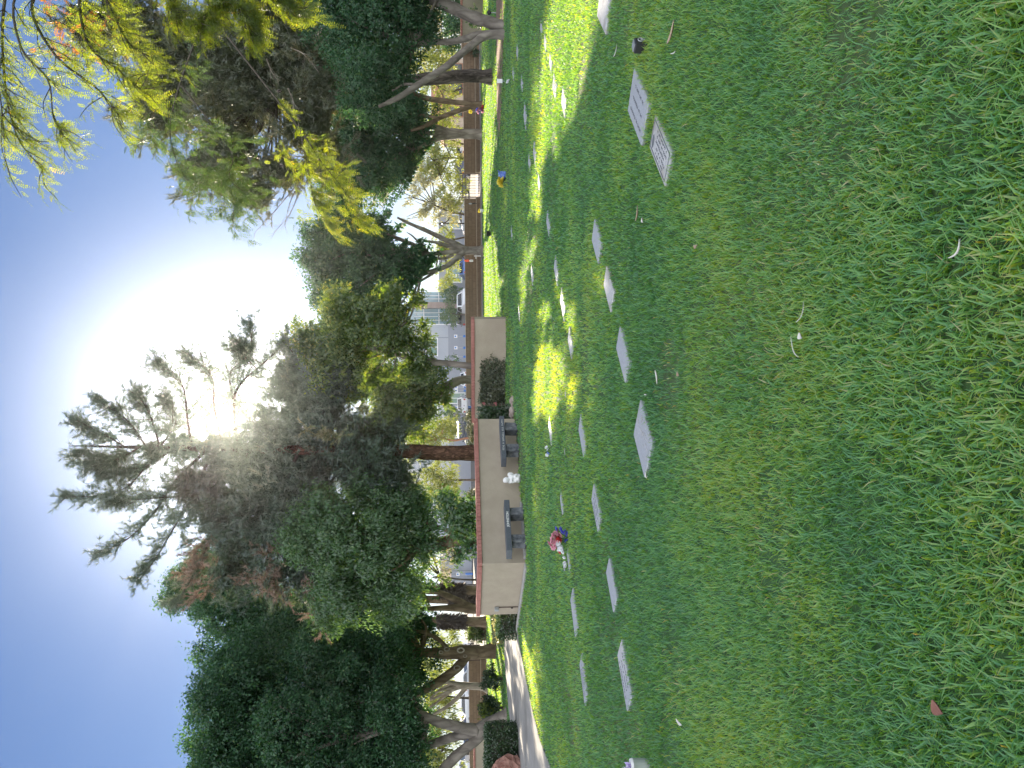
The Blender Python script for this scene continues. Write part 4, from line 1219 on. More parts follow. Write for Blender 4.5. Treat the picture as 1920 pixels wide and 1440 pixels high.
# ================================================================== TREES
# where the photograph shows sun on the ground; tree crowns have gaps along those sunbeams
LIT = [
 [(905, 120), (904, 300), (904, 480), (905, 606), (930, 606), (941, 560), (939, 480), (924, 440), (916, 400), (924, 330), (932, 200), (938, 150)],
 [(1038, -60), (1040, 60), (1046, 130), (1054, 190), (1060, 235), (1082, 232), (1094, 190), (1108, 120), (1118, 60), (1122, -60)],
 [(1028, 236), (1042, 232), (1052, 262), (1048, 300), (1036, 298)],
 [(1006, 335), (1022, 330), (1026, 360), (1008, 408), (995, 410)],
 [(996, 432), (1008, 432), (1006, 482), (996, 482)],
 [(1012, 560), (1034, 560), (1040, 620), (1012, 618)],
 [(1052, 540), (1076, 570), (1092, 600), (1088, 640), (1070, 640), (1055, 600)],
 [(1012, 640), (1062, 636), (1066, 690), (1062, 732), (1044, 780), (1046, 812), (1030, 820), (1020, 780), (998, 800), (994, 740), (1004, 690)],
 [(1064, 700), (1090, 712), (1092, 770), (1074, 782)],
 [(1098, 480), (1118, 470), (1150, 520), (1150, 560), (1128, 565)],
 [(914, 1155), (945, 1155), (942, 1230), (936, 1300), (914, 1310)],
 [(962, 1195), (975, 1260), (992, 1340), (1012, 1400), (1030, 1440), (1018, 1440), (1000, 1390), (982, 1330), (968, 1260), (956, 1195)],
 [(948, 1195), (958, 1270), (972, 1350), (990, 1410), (998, 1440), (990, 1440), (976, 1400), (960, 1330), (950, 1265), (944, 1195)],
]
def beam_hit(P):
    P = np.asarray(P, float)
    t = P[..., 2] / SUN[2]
    H = P - SUN * t[..., None]
    ok = H[..., 1] > 2.0
    Hs = np.where(ok[..., None], H, np.array([0, 10.0, 0]))
    x, y = pix(Hs)
    jx = (vnoise(x / 7 + 60, y / 16 + 40) - .5) * 16; jy = (vnoise(x / 6 + 11, y / 18 + 70) - .5) * 44
    x = x + jx; y = y + jy                                    # ragged edges
    r = np.zeros(P.shape[:-1], bool)
    for pg in LIT:
        r |= in_poly(x, y, pg)
    return r & ok
def sun_gap(P, rad=0.30):
    """the sun itself peeps through to the camera"""
    v = np.asarray(P) - CAM
    t = v @ SUN
    d = np.linalg.norm(v - t[..., None] * SUN, axis=-1)
    return d < rad

def pxs(Y): return Y / FPX

class Crown:
    """blob: (x, y, half-height px, half-width px, depth m[, half-depth m])"""
    def __init__(s, blobs, seed):
        s.rg = np.random.default_rng(seed)
        s.b = []
        for q in blobs:
            x, y, rx, ry, Y = q[:5]
            k = pxs(Y)
            s.b.append((W(x, y, Y), np.array([ry * k, (q[5] if len(q) > 5 else 0.8 * (rx + ry) / 2 * k), rx * k])))
    def clumps(s, n_per_m2, shell=0.72, lump=0.35, keep_beam=0.06, lobe=.32):
        """clump centres sitting on the outer skin of leafy lobes, with hollows between the lobes"""
        C = []; O = []
        for c, a in s.b:
            n = max(3, int(n_per_m2 * PI * a[0] * a[2]))
            am = (a[0] * a[1] * a[2]) ** (1 / 3)
            R = float(np.clip(lobe * am, .16, .95))
            nl = max(5, int(1.15 * 4 * (am / R) ** 2 * .62))
            k = np.arange(nl) + .5
            th = np.arccos(1 - 2 * k / nl); ph = PI * (1 + 5 ** .5) * k + s.rg.uniform(0, 6)
            d = unit(np.stack([np.sin(th) * np.cos(ph), np.sin(th) * np.sin(ph), np.cos(th)], 1) + s.rg.normal(0, .16, (nl, 3)))
            cl = c + d * a * s.rg.uniform(.50, .74 + lump * .55, nl)[:, None]
            Rl = R * s.rg.uniform(.65, 1.25, nl)
            w = Rl ** 2; i = s.rg.choice(nl, n, p=w / w.sum())
            v = unit(s.rg.normal(0, 1, (n, 3)) + d[i] * .75 + np.array([0, 0, .35]))
            r = np.where(s.rg.random(n) < .86, s.rg.uniform(.70, 1.05, n), s.rg.uniform(1.0, 1.5, n))
            P = cl[i] + v * (Rl[i] * r)[:, None] * np.array([1, 1, .85])
            C.append(P); O.append(v)
        C = np.vstack(C); O = np.vstack(O)
        k = (C[:, 2] > .15)
        k &= ~(beam_hit(C) & (s.rg.random(len(C)) > keep_beam))
        k &= ~sun_gap(C)
        return C[k], O[k]

def leaf_quads(P, D, N, L, Wd, fold=0.0):
    S = unit(np.cross(D, N))
    L = np.asarray(L)[:, None]; Wd = np.asarray(Wd)[:, None]
    N2 = np.cross(S, D)
    Q = np.stack([P, P + D * L * .45 + S * Wd * .5 + N2 * L * fold, P + D * L, P + D * L * .45 - S * Wd * .5 + N2 * L * fold], axis=1)
    return Q.reshape(-1, 3)

def broad_crown(root, blobs, mat, L=.11, Wd=.055, cov=4.5, per=22, cr=.32, droop=.5, seed=1, lump=.35, shell=.72, keep_beam=.01, name='crown', elong=1.0, inner=2.6):
    cr_ = Crown(blobs, seed); rg = cr_.rg
    area = .5 * L * Wd
    per = max(7, int(per * .5)); C, O = cr_.clumps(1.5 * cov / area / per, shell, lump, keep_beam)
    n = len(C)
    ctint = rg.normal(0, .13, n)
    idx = np.repeat(np.arange(n), per)
    m = len(idx)
    ax = unit(O + rg.normal(0, .45, (n, 3)) + np.array([0, 0, .15]))
    t = rg.uniform(-1, 1, m)
    cs = cr * .5
    P = C[idx] + ax[idx] * (t * cs * elong)[:, None] + rg.normal(0, cs * .45, (m, 3)) * (1.15 - .5 * np.abs(t))[:, None]
    D = unit(ax[idx] * .55 + rg.normal(0, .6, (m, 3)) + np.array([0, 0, -droop]))
    N = unit(rg.normal(0, .5, (m, 3)) + O[idx] * .55 + np.array([0, -.05, .5]))
    ls = rg.uniform(.7, 1.25, m)
    keep = ~(beam_hit(P) & (rg.random(m) > max(.02, keep_beam)))
    keep &= ~sun_gap(P, .22)
    Q = leaf_quads(P, D, N, L * ls, Wd * ls).reshape(-1, 4, 3)[keep].reshape(-1, 3)
    tint = np.clip(.42 + ctint[idx] + rg.normal(0, .2, m), 0, 1)[keep]
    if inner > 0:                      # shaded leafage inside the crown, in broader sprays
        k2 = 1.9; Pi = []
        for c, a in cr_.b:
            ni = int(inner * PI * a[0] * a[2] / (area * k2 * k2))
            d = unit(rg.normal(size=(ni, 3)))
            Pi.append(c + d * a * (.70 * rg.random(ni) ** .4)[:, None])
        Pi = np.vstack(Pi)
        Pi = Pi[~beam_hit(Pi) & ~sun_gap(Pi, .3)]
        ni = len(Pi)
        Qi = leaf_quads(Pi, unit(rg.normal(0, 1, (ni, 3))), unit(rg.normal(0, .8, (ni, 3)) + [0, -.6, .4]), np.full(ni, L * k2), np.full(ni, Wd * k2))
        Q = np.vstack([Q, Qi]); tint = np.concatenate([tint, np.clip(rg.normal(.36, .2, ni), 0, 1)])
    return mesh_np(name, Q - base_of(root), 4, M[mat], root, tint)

def tufts(P, D, rg, k=11, L=.17, w=.0065, spread=.75):
    n = len(P)
    idx = np.repeat(np.arange(n), k); m = n * k
    d = unit(D[idx] + rg.normal(0, spread * .6, (m, 3)))
    s = unit(np.cross(d, rg.normal(size=(m, 3))))
    l = (L * rg.uniform(.75, 1.15, m))[:, None]
    b = P[idx] - D[idx] * (rg.uniform(0, .06, m))[:, None]
    Q = np.stack([b + s * w, b - s * w, b + d * l], 1)
    return Q.reshape(-1, 3), idx

def pine_sprays(C, O, rg, ntw=5, ntuft=4, tl=.42):
    """each spray: a short bough with side twigs, returns tuft positions and directions"""
    n = len(C)
    B = unit(O * .8 + rg.normal(0, .35, (n, 3)) + np.array([0, 0, .12]))
    P = []; D = []; I = []
    for j in range(ntw):
        s = rg.uniform(-.45, .45, n)
        td = unit(B + rg.normal(0, .65, (n, 3)) + np.array([0, 0, .2]))
        b = C + B * s[:, None]
        for q in range(ntuft):
            P.append(b + td * (tl * (q + .5) / ntuft)); D.append(unit(td + rg.normal(0, .3, (n, 3)))); I.append(np.arange(n))
    return np.vstack(P), np.vstack(D), np.concatenate(I)

def pine_crown(root, blobs, mat, dens=5.0, seed=1, k=10, L=.17, w=.0075, name='crown', keep_beam=.01, lump=.45, shell=.7, gap=.3, inner=130):
    cr_ = Crown(blobs, seed); rg = cr_.rg
    C, O = cr_.clumps(dens, shell, lump, keep_beam)
    P, D, I = pine_sprays(C, O, rg)
    kp = ~(beam_hit(P) & (rg.random(len(P)) > max(.02, keep_beam))) & ~sun_gap(P, gap)
    P, D, I = P[kp], D[kp], I[kp]
    Q, idx = tufts(P, D, rg, k, L, w)
    ct = rg.normal(0, .16, len(C))
    tint = np.clip(.45 + ct[I][idx] + rg.normal(0, .14, len(idx)), 0, 1)
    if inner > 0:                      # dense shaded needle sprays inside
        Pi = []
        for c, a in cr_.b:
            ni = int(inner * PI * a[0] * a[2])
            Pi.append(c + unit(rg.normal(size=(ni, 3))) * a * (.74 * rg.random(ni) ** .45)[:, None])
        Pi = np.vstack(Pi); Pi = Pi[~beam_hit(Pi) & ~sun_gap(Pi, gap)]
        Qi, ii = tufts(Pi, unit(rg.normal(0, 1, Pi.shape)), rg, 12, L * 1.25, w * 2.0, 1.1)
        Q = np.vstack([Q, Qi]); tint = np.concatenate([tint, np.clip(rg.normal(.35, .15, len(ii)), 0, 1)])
    return mesh_np(name, Q - base_of(root), 3, M[mat], root, tint)

def fronds(P, D, rg, L=.26, npair=9, ll=.05, lw=.014, sag=.25):
    """pinnate leaves: leaflet quads along both sides of each rachis"""
    n = len(P)
    up = unit(np.array([0, 0, 1.0]) + rg.normal(0, .4, (n, 3)))
    S = unit(np.cross(D, up)); N = np.cross(S, D)
    Q = []; idx = []
    Ls = L * rg.uniform(.7, 1.2, n)
    for j in range(npair):
        t = (j + 1) / npair
        p = P + D * (Ls * t)[:, None] + np.array([0, 0, -1.0]) * (sag * Ls * t * t)[:, None]
        d = unit(D + np.array([0, 0, -1.0]) * sag * 2 * t)
        for sg in (-1, 1):
            ld = unit(S * sg + d * .45 + rg.normal(0, .16, (n, 3)))
            sz = (1.15 - .5 * abs(t - .45) * 2) * np.ones(n)
            Q.append(leaf_quads(p, ld, N + rg.normal(0, .2, (n, 3)), ll * sz * Ls / L, lw * sz * Ls / L).reshape(n, 4, 3))
            idx.append(np.arange(n))
    return np.concatenate(Q).reshape(-1, 3), np.concatenate(idx)

def feather_crown(root, blobs, mat, dens=8, seed=1, per=7, L=.26, ll=.05, lw=.014, name='crown', keep_beam=.1, droop=.55, shell=.5, npair=9, cr=.3):
    cr_ = Crown(blobs, seed); rg = cr_.rg
    C, O = cr_.clumps(dens, shell, .4, keep_beam)
    n = len(C)
    B = unit(O * .3 + rg.normal(0, .5, (n, 3)) + np.array([-.35, 0, -droop]))
    P = []; D = []; I = []
    for j in range(per):
        s = rg.uniform(-1, 1, n) * cr
        P.append(C + B * s[:, None]); D.append(unit(B * .7 + rg.normal(0, .55, (n, 3)))); I.append(np.arange(n))
    P = np.vstack(P); D = np.vstack(D); I = np.concatenate(I)
    Q, idx = fronds(P, D, rg, L, npair, ll, lw)
    ct = rg.normal(0, .14, n)
    tint = np.clip(.45 + ct[I][idx] + rg.normal(0, .16, len(idx)), 0, 1)
    # bare twigs under the fronds
    return mesh_np(name, Q - base_of(root), 4, M[mat], root, tint), C, B

def stem(b, pts, Y0, Y1=None, sides=10, wob=.10, seed=0, n=None, base_ground=False):
    """tube through photo points (x, y, radius px), depth running from Y0 to Y1"""
    Y1 = Y0 if Y1 is None else Y1
    k = len(pts)
    P = []
    for i, (x, y, r) in enumerate(pts):
        Y = Y0 + (Y1 - Y0) * i / max(1, k - 1)
        p = W(x, y, Y)
        if i == 0 and base_ground: p = np.array([p[0], p[1], -.12])
        P.append([*p, r * pxs(Y)])
    S = spline(P, n or max(8, k * 6))
    rr = np.maximum(S[:, 3], .006)
    if base_ground:
        t = np.linspace(0, 1, len(S)); rr = rr * (1 + .45 * np.exp(-t * len(S) / 2.2))
    b.tube(S[:, :3], rr, sides, wob=wob, seed=seed)

def limbs_to(b, frm, blobs, Y, r0=.09, seed=0, frac=.8):
    rg = np.random.default_rng(seed)
    f = W(frm[0], frm[1], frm[2] if len(frm) > 2 else Y)
    for q in blobs:
        c = W(q[0], q[1], q[4]); k = pxs(q[4])
        for j in range(3):
            tip = c + rg.normal(0, .4, 3) * np.array([q[3] * k, q[3] * k * .7, q[2] * k])
            mid = (f + tip) / 2 + rg.normal(0, .12, 3) * np.linalg.norm(tip - f) * .5
            S = spline([f, mid, f + (tip - f) * frac], 9)
            b.tube(S, np.linspace(r0, r0 * .18, 9), 6, wob=.1, seed=j)

def tree(name, label, base, group=None):
    return thing(name, label, 'tree', (base[0], base[1], 0), 0, group)
GRP = 'trees along the far edge of the lawn'
GRB = 'pale trees beyond the block wall'

# --- leaning grey trunk at left (nearest of the left group)
t = tree('ficus_tree', 'large dark ficus on a leaning smooth grey trunk that forks, beside the box hedge', G(951, 1345), GRP)
b = MB()
stem(b, [(952, 1343, 16), (936, 1351, 14), (905, 1366, 14), (884, 1376, 13)], 26.0, 26.2, 14, .08, 1, base_ground=True)
stem(b, [(896, 1370, 12), (870, 1366, 10.5), (840, 1358, 9.5), (815, 1351, 9), (796, 1342, 7), (770, 1330, 5), (700, 1318, 3)], 26.1, 26.0, 12, .08, 2)
stem(b, [(890, 1373, 11), (868, 1378, 9), (840, 1385, 8), (806, 1396, 8), (772, 1404, 6), (735, 1410, 4)], 26.1, 26.6, 12, .08, 3)
stem(b, [(912, 1362, 10), (896, 1385, 9.5), (874, 1402, 9.5), (845, 1428, 10), (810, 1470, 10), (770, 1510, 7)], 26.1, 25.6, 12, .08, 4)
stem(b, [(800, 1345, 5), (780, 1362, 4), (760, 1372, 3)], 26.0, 25.8, 8, .08, 5)
B13 = [(757, 1378, 42, 42, 25.6, 1.0), (765, 1440, 35, 45, 25.4, 1.0), (738, 1335, 46, 46, 25.8, 1.1), (560, 1350, 185, 100, 28, 3.0), (450, 1290, 75, 100, 28.5, 2.4), (650, 1250, 120, 80, 29, 2.6), (470, 1420, 80, 70, 27.5, 2.2), (700, 1390, 70, 80, 27, 2.4), (560, 1470, 150, 80, 27, 2.4), (720, 1290, 50, 70, 28.5, 1.6), (440, 1360, 60, 50, 28.5, 2), (640, 1440, 80, 80, 26, 1.8)]
b.build('trunk', M['bark_grey'], t, world=True, smooth=True)
b = MB(); limbs_to(b, (800, 1350, 26), B13, 26, .10, 5); b.build('branches', M['bark_grey'], t, world=True)
broad_crown(t, B13, 'ficus', L=.11, Wd=.056, cov=4.4, per=34, cr=.42, seed=21, lump=.5)
# --- knotted trunk
t = tree('ficus_tree', 'ficus with a knotted, pruned brown trunk and one slanting limb, left of the tan wall', G(930, 1216), GRP)
b = MB()
stem(b, [(933, 1217, 15), (915, 1221, 12.5), (885, 1224, 12), (860, 1224, 12), (835, 1224, 11), (800, 1224, 8.5), (770, 1224, 6), (715, 1225, 3.5)], 34, 33.6, 14, .12, 6, base_ground=True)
stem(b, [(878, 1228, 8), (862, 1246, 9), (846, 1262, 8.5), (826, 1276, 8.5), (805, 1289, 8), (785, 1300, 6), (752, 1310, 4)], 33.8, 33, 12, .1, 7)
stem(b, [(842, 1222, 4.5), (828, 1204, 4), (812, 1193, 4), (795, 1186, 3.4), (770, 1182, 2.5)], 33.8, 34, 10, .1, 8)
o = b.build('trunk', M['bark_brown'], t, world=True, smooth=True)
for k, (x, y, r) in enumerate(((864, 1219, 5.5), (838, 1217, 4.2), (827, 1223, 3.2), (857, 1252, 5), (872, 1230, 3))):   # healed pruning scars
    c = W(x, y, 33.3) - np.array(t.location); q = r * pxs(33.4)
    b = MB(); a = np.linspace(0, 2 * PI, 17); b.tube(np.stack([c[0] + q * .8 * np.cos(a), np.full(17, c[1]), c[2] + q * 1.1 * np.sin(a)], 1), q * .28, 6)
    b.build('pruning_scar', M['bark_pale'], t, smooth=True)
B11 = [(400, 1085, 70, 60, 36, 1.8), (345, 1105, 34, 38, 36, 1.1), (690, 1085, 60, 55, 36, 1.8), (735, 1085, 38, 40, 36, 1.3), (510, 1180, 120, 85, 34, 2.6), (630, 1180, 110, 70, 33.5, 2.4), (730, 1200, 70, 60, 34, 2), (430, 1125, 55, 60, 35, 2), (755, 1135, 55, 38, 34.5, 1.4), (760, 1255, 50, 45, 33.5, 1.5), (690, 1130, 60, 50, 35, 1.8), (800, 1165, 25, 35, 35, 1)]
b = MB(); limbs_to(b, (790, 1224, 33.6), B11, 34, .10, 6); b.build('branches', M['bark_brown'], t, world=True)
broad_crown(t, B11, 'ficus', L=.13, Wd=.066, cov=4.0, per=34, cr=.46, seed=22, lump=.5)
# --- pale trunk behind the clipped shrubs
t = tree('ficus_tree', 'pale upright trunk with many thin forks standing behind the round clipped shrub', G(911, 1291), GRP)
b = MB()
stem(b, [(912, 1291, 9), (900, 1287, 7), (880, 1286, 6.5), (866, 1286, 7), (855, 1284, 6)], 46, 46, 12, .1, 9, base_ground=True)
for pts in ([(866, 1285, 5), (845, 1280, 4), (820, 1279, 3.2), (795, 1284, 2.4)], [(862, 1287, 5), (846, 1294, 4), (826, 1304, 3), (806, 1313, 2.4)], [(872, 1290, 4.5), (858, 1308, 4), (838, 1325, 3.4), (812, 1340, 3)],
            [(858, 1286, 3.5), (835, 1292, 2.6), (812, 1300, 2)], [(850, 1282, 3), (830, 1290, 2), (806, 1310, 2)], [(846, 1296, 3), (826, 1312, 2.4), (806, 1326, 2)]):
    stem(b, pts, 46, 45.6, 8, .1, 10)
b.build('trunk', M['bark_pale'], t, world=True, smooth=True)
B12 = [(740, 1320, 50, 65, 46, 2), (690, 1290, 60, 60, 46.5, 2), (770, 1370, 40, 45, 46, 1.6), (650, 1350, 60, 80, 46.5, 2)]
broad_crown(t, B12, 'ficus', L=.19, Wd=.09, cov=3.2, per=26, cr=.5, seed=23, lump=.5)

# --- trunks with shaggy brown skirts
SH = [(1108, 40.5, 9.5, 'shaggy trunk with dead brown leaf skirt, right-hand of three behind the tan wall', ((818, 868), )),
      (1126, 43, 8.5, 'shaggy trunk fully wrapped in dead brown leaves, middle of three behind the tan wall', ((838, 893), )),
      (1166, 47, 9.5, 'shaggy brown trunk standing clear of the tan wall, before the sunlit lawn', ((816, 872), ))]
for k, (y, Y, r, lab, sk) in enumerate(SH):
    p = W(905, y, Y)
    t = tree('shaggy_tree', lab, p, 'shaggy-trunked trees behind the tan wall')
    b = MB(); stem(b, [(862 + 2163 / Y + 5, y, r), (885, y - .5, r * .9), (850, y - 1, r * .9), (800, y - 2, r * .8), (720, y - 3, r * .6)], Y, Y, 12, .1, 11 + k, base_ground=True)
    b.build('trunk', M['bark_brown'], t, world=True, smooth=True)
    rg = np.random.default_rng(60 + k); n = 1500
    x = rg.uniform(sk[0][0], sk[0][1], n); P = np.array([W(xx, y, Y) for xx in x])
    a = rg.uniform(0, 2 * PI, n); rr = r * pxs(Y) * rg.uniform(.8, 1.25, n)
    P = P + np.stack([np.cos(a) * rr, np.sin(a) * rr, np.zeros(n)], 1)
    D = unit(np.stack([np.cos(a) * .6, np.sin(a) * .6, np.full(n, -1.0)], 1) + rg.normal(0, .35, (n, 3)))
    N = unit(np.stack([np.cos(a), np.sin(a), np.full(n, .2)], 1) + rg.normal(0, .4, (n, 3)))
    mesh_np('dead_leaf_skirt', leaf_quads(P, D, N, .3 * rg.uniform(.6, 1.3, n), .07 * rg.uniform(.6, 1.3, n)) - base_of(t), 4, M['shag'], t)
    Bs = [(745, y + (-10, 5, 12)[k], 40, 38, Y, 1.6), (690, y + 5, 45, 45, Y, 1.8)]
    broad_crown(t, Bs, 'lime', L=.16, Wd=.08, cov=2.6, per=22, cr=.45, seed=30 + k, lump=.5)
t = tree('forked_tree', 'brown forked trunk leaning right, just behind the pale end of the tan wall', W(905, 1143, 38), GRP)
b = MB()
stem(b, [(912, 1143, 9.5), (890, 1142, 9), (868, 1140, 8), (845, 1140, 6), (810, 1141, 4.5), (770, 1143, 3)], 38, 38, 12, .1, 16, base_ground=True)
stem(b, [(886, 1140, 7), (866, 1130, 6.5), (842, 1119, 6), (822, 1110, 5), (800, 1102, 4), (770, 1097, 3)], 38, 38.5, 12, .1, 17)
b.build('trunk', M['bark_brown'], t, world=True, smooth=True)
BF = [(800, 1108, 25, 32, 38.5, 1.3), (760, 1140, 30, 35, 38, 1.3), (830, 1100, 18, 22, 38.5, .8)]
broad_crown(t, BF, 'lime', L=.13, Wd=.065, cov=2.4, per=22, cr=.35, seed=34, lump=.5)

# --- light-green drooping tree behind the tan wall
t = tree('ash_tree', 'soft light-green drooping tree on a leaning brown trunk behind the JOHNSTON bench', W(893, 1010, 24.5), GRP)
b = MB()
stem(b, [(975, 1006, 13), (892, 1008, 13), (868, 1010, 12), (845, 1014, 11), (825, 1015, 8), (800, 1017, 5), (740, 1018, 3)], 24.2, 24.6, 12, .12, 18, base_ground=True)
stem(b, [(850, 1016, 9), (826, 1023, 9), (800, 1026, 8), (770, 1032, 6), (740, 1040, 4), (700, 1055, 3)], 24.3, 24.6, 12, .12, 19)
stem(b, [(856, 1006, 5), (842, 996, 4.5), (826, 990, 3.5), (800, 980, 2.5)], 24.3, 24, 8, .1, 20)
b.build('trunk', M['bark_brown'], t, world=True, smooth=True)
B9 = [(665, 1010, 100, 95, 24, 1.9), (600, 965, 50, 50, 23.8, 1.2), (650, 1110, 85, 55, 24.5, 1.6), (735, 1090, 55, 80, 24.5, 1.5), (740, 965, 50, 50, 24, 1.3), (560, 1020, 35, 35, 24, 1.0), (795, 1010, 30, 50, 24.3, 1.0), (780, 950, 35, 30, 24.3, .9)]
b = MB(); limbs_to(b, (790, 1020, 24.5), B9, 24, .06, 8); b.build('branches', M['bark_brown'], t, world=True)
broad_crown(t, B9, 'ash', L=.125, Wd=.04, cov=4.2, per=26, cr=.30, droop=1.0, seed=24, lump=.45, elong=1.5)
t = tree('wall_bush', 'loose leafy bush rising over the tan wall beside the ash trunk', W(893, 975, 23.2))
t['category'] = 'bush'
b = MB()
for k, (x, y) in enumerate(((850, 960), (840, 985), (858, 1000), (862, 1035), (846, 1045), (870, 940))): stem(b, [(958, 985, 2), (895, (985 + y) / 2, 1.6), (x, y, .8)], 23.2, 23, 6, .1, k, base_ground=True)
b.build('stems', M['twig'], t, world=True)
broad_crown(t, [(853, 965, 38, 30, 23, .7), (868, 985, 28, 30, 23, .7), (878, 1020, 18, 20, 23, .5), (862, 1045, 16, 14, 23, .5), (835, 935, 22, 18, 23.2, .5), (880, 945, 14, 24, 23, .5)], 'ash', L=.12, Wd=.05, cov=2.0, per=16, cr=.22, droop=.6, seed=25)

# --- the big pine in the middle with the sun behind it
t = tree('pine_tree', 'tallest pine with a red-brown trunk behind the tan wall, sun shining through its top', W(888, 849, 25.6), GRP)
PY = 25.6
b = MB()
stem(b, [(960, 849, 15), (888, 849, 14.5), (850, 850, 14), (800, 848, 14), (770, 847, 13), (700, 846, 11.5), (600, 845, 9.5), (480, 843, 7.5)], PY, PY, 16, .10, 21, base_ground=True, n=56)
BR = [[(235, 838, 1.5), (190, 812, 1.2), (145, 792, .6)], [(275, 839, 2), (240, 790, 1.5), (190, 752, .7)], [(300, 839, 2), (282, 780, 1.4), (258, 738, .7)],
      [(360, 840, 2.6), (352, 790, 2), (345, 730, 1.4), (325, 700, 1), (297, 683, .6)], [(420, 842, 3), (402, 765, 2), (400, 715, 1.4), (380, 685, 1), (352, 667, .6)],
      [(445, 842, 3.4), (440, 790, 3), (440, 745, 2.6), (455, 715, 2), (490, 685, 1.6), (533, 645, .8)], [(440, 760, 2), (432, 700, 1.5), (470, 660, 1.0), (468, 606, .5)], [(480, 690, 1.4), (460, 668, 1), (452, 650, .5)],
      [(260, 839, 1.8), (225, 860, 1.3), (165, 872, .6)], [(310, 840, 2.2), (270, 880, 1.6), (235, 915, 1.2), (180, 930, 1), (128, 930, .6)], [(330, 840, 2), (260, 880, 1.2), (200, 893, .6)],
      [(390, 842, 3), (330, 900, 2.2), (290, 960, 1.6), (240, 1010, 1.2), (187, 1037, .6)], [(400, 842, 3), (360, 930, 2), (320, 1000, 1.6), (290, 1050, 1.2), (262, 1085, .6)], [(350, 930, 2), (270, 935, 1.2), (215, 940, .6)],
      [(470, 842, 3), (420, 960, 2.4), (370, 1060, 2), (335, 1130, .8)], [(560, 844, 3.4), (520, 960, 2.6), (500, 1060, 1.8), (520, 1120, .8)], [(640, 845, 3.4), (590, 740, 2.6), (560, 680, 1.6), (540, 650, .8)], [(650, 845, 3), (600, 960, 2), (590, 1090, 1.4), (600, 1140, .7)],
      [(300, 839, 1.6), (330, 790, 1.2), (310, 745, .6)], [(220, 838, 1.4), (215, 860, 1), (150, 850, .5)]]
rgp = np.random.default_rng(77)
TP = []; TD = []
bb2 = MB()
stem(bb2, [(482, 843, 7.4), (380, 841, 6), (280, 839, 3.8), (200, 837, 2), (130, 836, .8)], PY, PY, 12, .10, 22, n=30)  # upper trunk in darker twig bark; silhouette shade put into its colour
for k, br in enumerate(BR):
    off = rgp.uniform(-1.2, 1.2)
    S = []
    for i, (x, y, r) in enumerate(br):
        p = W(x, y, PY + off * i / len(br)); S.append([*p, r * pxs(PY)])
    S = spline(S, 22)
    bb2.tube(S[:, :3], np.maximum(S[:, 3], .008), 7, wob=.08, seed=k)
    dirs = unit(np.gradient(S[:, :3], axis=0))
    for i in range(3, 22):                      # side twigs with needle tufts; the outer part is fullest
        for _ in range(3 if i < 12 else 4):
            td = unit(dirs[i] * .8 + rgp.normal(0, .55, 3) + np.array([0, 0, .35]))
            ln = rgp.uniform(.3, .85) * (1.2 - .45 * i / 22)
            b0 = S[i, :3] + rgp.normal(0, .03, 3)
            if rgp.random() < .5: bb2.tube([b0, b0 + td * ln], [.010, .005], 4, cap=False)
            for q in np.linspace(.3, 1.0, 4):
                TP.append(b0 + td * ln * q + rgp.normal(0, .03, 3)); TD.append(unit(td + rgp.normal(0, .6, 3)))
    for q in range(4): TP.append(S[-1, :3] + rgp.normal(0, .03, 3)); TD.append(unit(dirs[-1] + rgp.normal(0, .25, 3)))
b.build('trunk', M['bark_red'], t, world=True, smooth=True)
bb2.build('branches', M['twig'], t, world=True)
TP = np.array(TP); TD = np.array(TD)
kp = ~sun_gap(TP, .42); TP, TD = TP[kp], TD[kp]
Q, idx = tufts(TP, TD, rgp, 15, .23, .0075, .95)
mesh_np('boughs', Q - base_of(t), 3, M['pine'], t, np.clip(.4 + rgp.normal(0, .2, len(idx)), 0, 1))
B8 = [(345, 838, 40, 34, 25.7, .6), (290, 846, 30, 26, 25.6, .5), (360, 905, 36, 40, 25.8, .7), (600, 858, 80, 55, 26.6, 1.3), (700, 890, 60, 60, 26.4, 1.2), (490, 850, 80, 110, 25.6, 1.9), (560, 950, 110, 110, 25.3, 2.0), (450, 980, 85, 95, 25.6, 1.8), (590, 770, 80, 90, 25.8, 1.8), (680, 850, 85, 105, 25.4, 1.9), (545, 715, 45, 60, 26, 1.3), (640, 715, 55, 55, 26, 1.4), (390, 930, 60, 65, 25.8, 1.4), (440, 1070, 60, 50, 26.2, 1.5), (740, 900, 45, 60, 25.2, 1.3), (410, 850, 40, 60, 25.9, 1.2), (560, 1060, 80, 60, 26, 1.5), (735, 800, 40, 50, 25.6, 1.2)]
pine_crown(t, B8, 'pine', dens=7.5, seed=26, k=11, L=.20, w=.0085, lump=.55, gap=.42)
pine_crown(t, [(372, 1080, 20, 50, 25.0, .4), (400, 1030, 14, 22, 25, .3)], 'dead', dens=16, seed=27, k=11, L=.16, w=.009, name='dead_bough', inner=10)
pine_crown(t, [(505, 1055, 18, 30, 24.6, .4), (490, 1090, 30, 25, 24.8, .4), (515, 1110, 16, 28, 24.8, .4)], 'dead', dens=14, seed=28, k=11, L=.16, w=.009, name='dead_bough', inner=10)
pine_crown(t, [(597, 1120, 13, 26, 24.6, .35), (612, 1145, 15, 18, 24.6, .3)], 'dead', dens=16, seed=29, k=11, L=.15, w=.009, name='dead_bough', inner=10)
pine_crown(t, [(610, 815, 22, 15, 24.0, .4), (685, 765, 20, 16, 24.2, .4)], 'olive', dens=10, seed=30, k=10, L=.15, w=.009, name='bleached_bough')

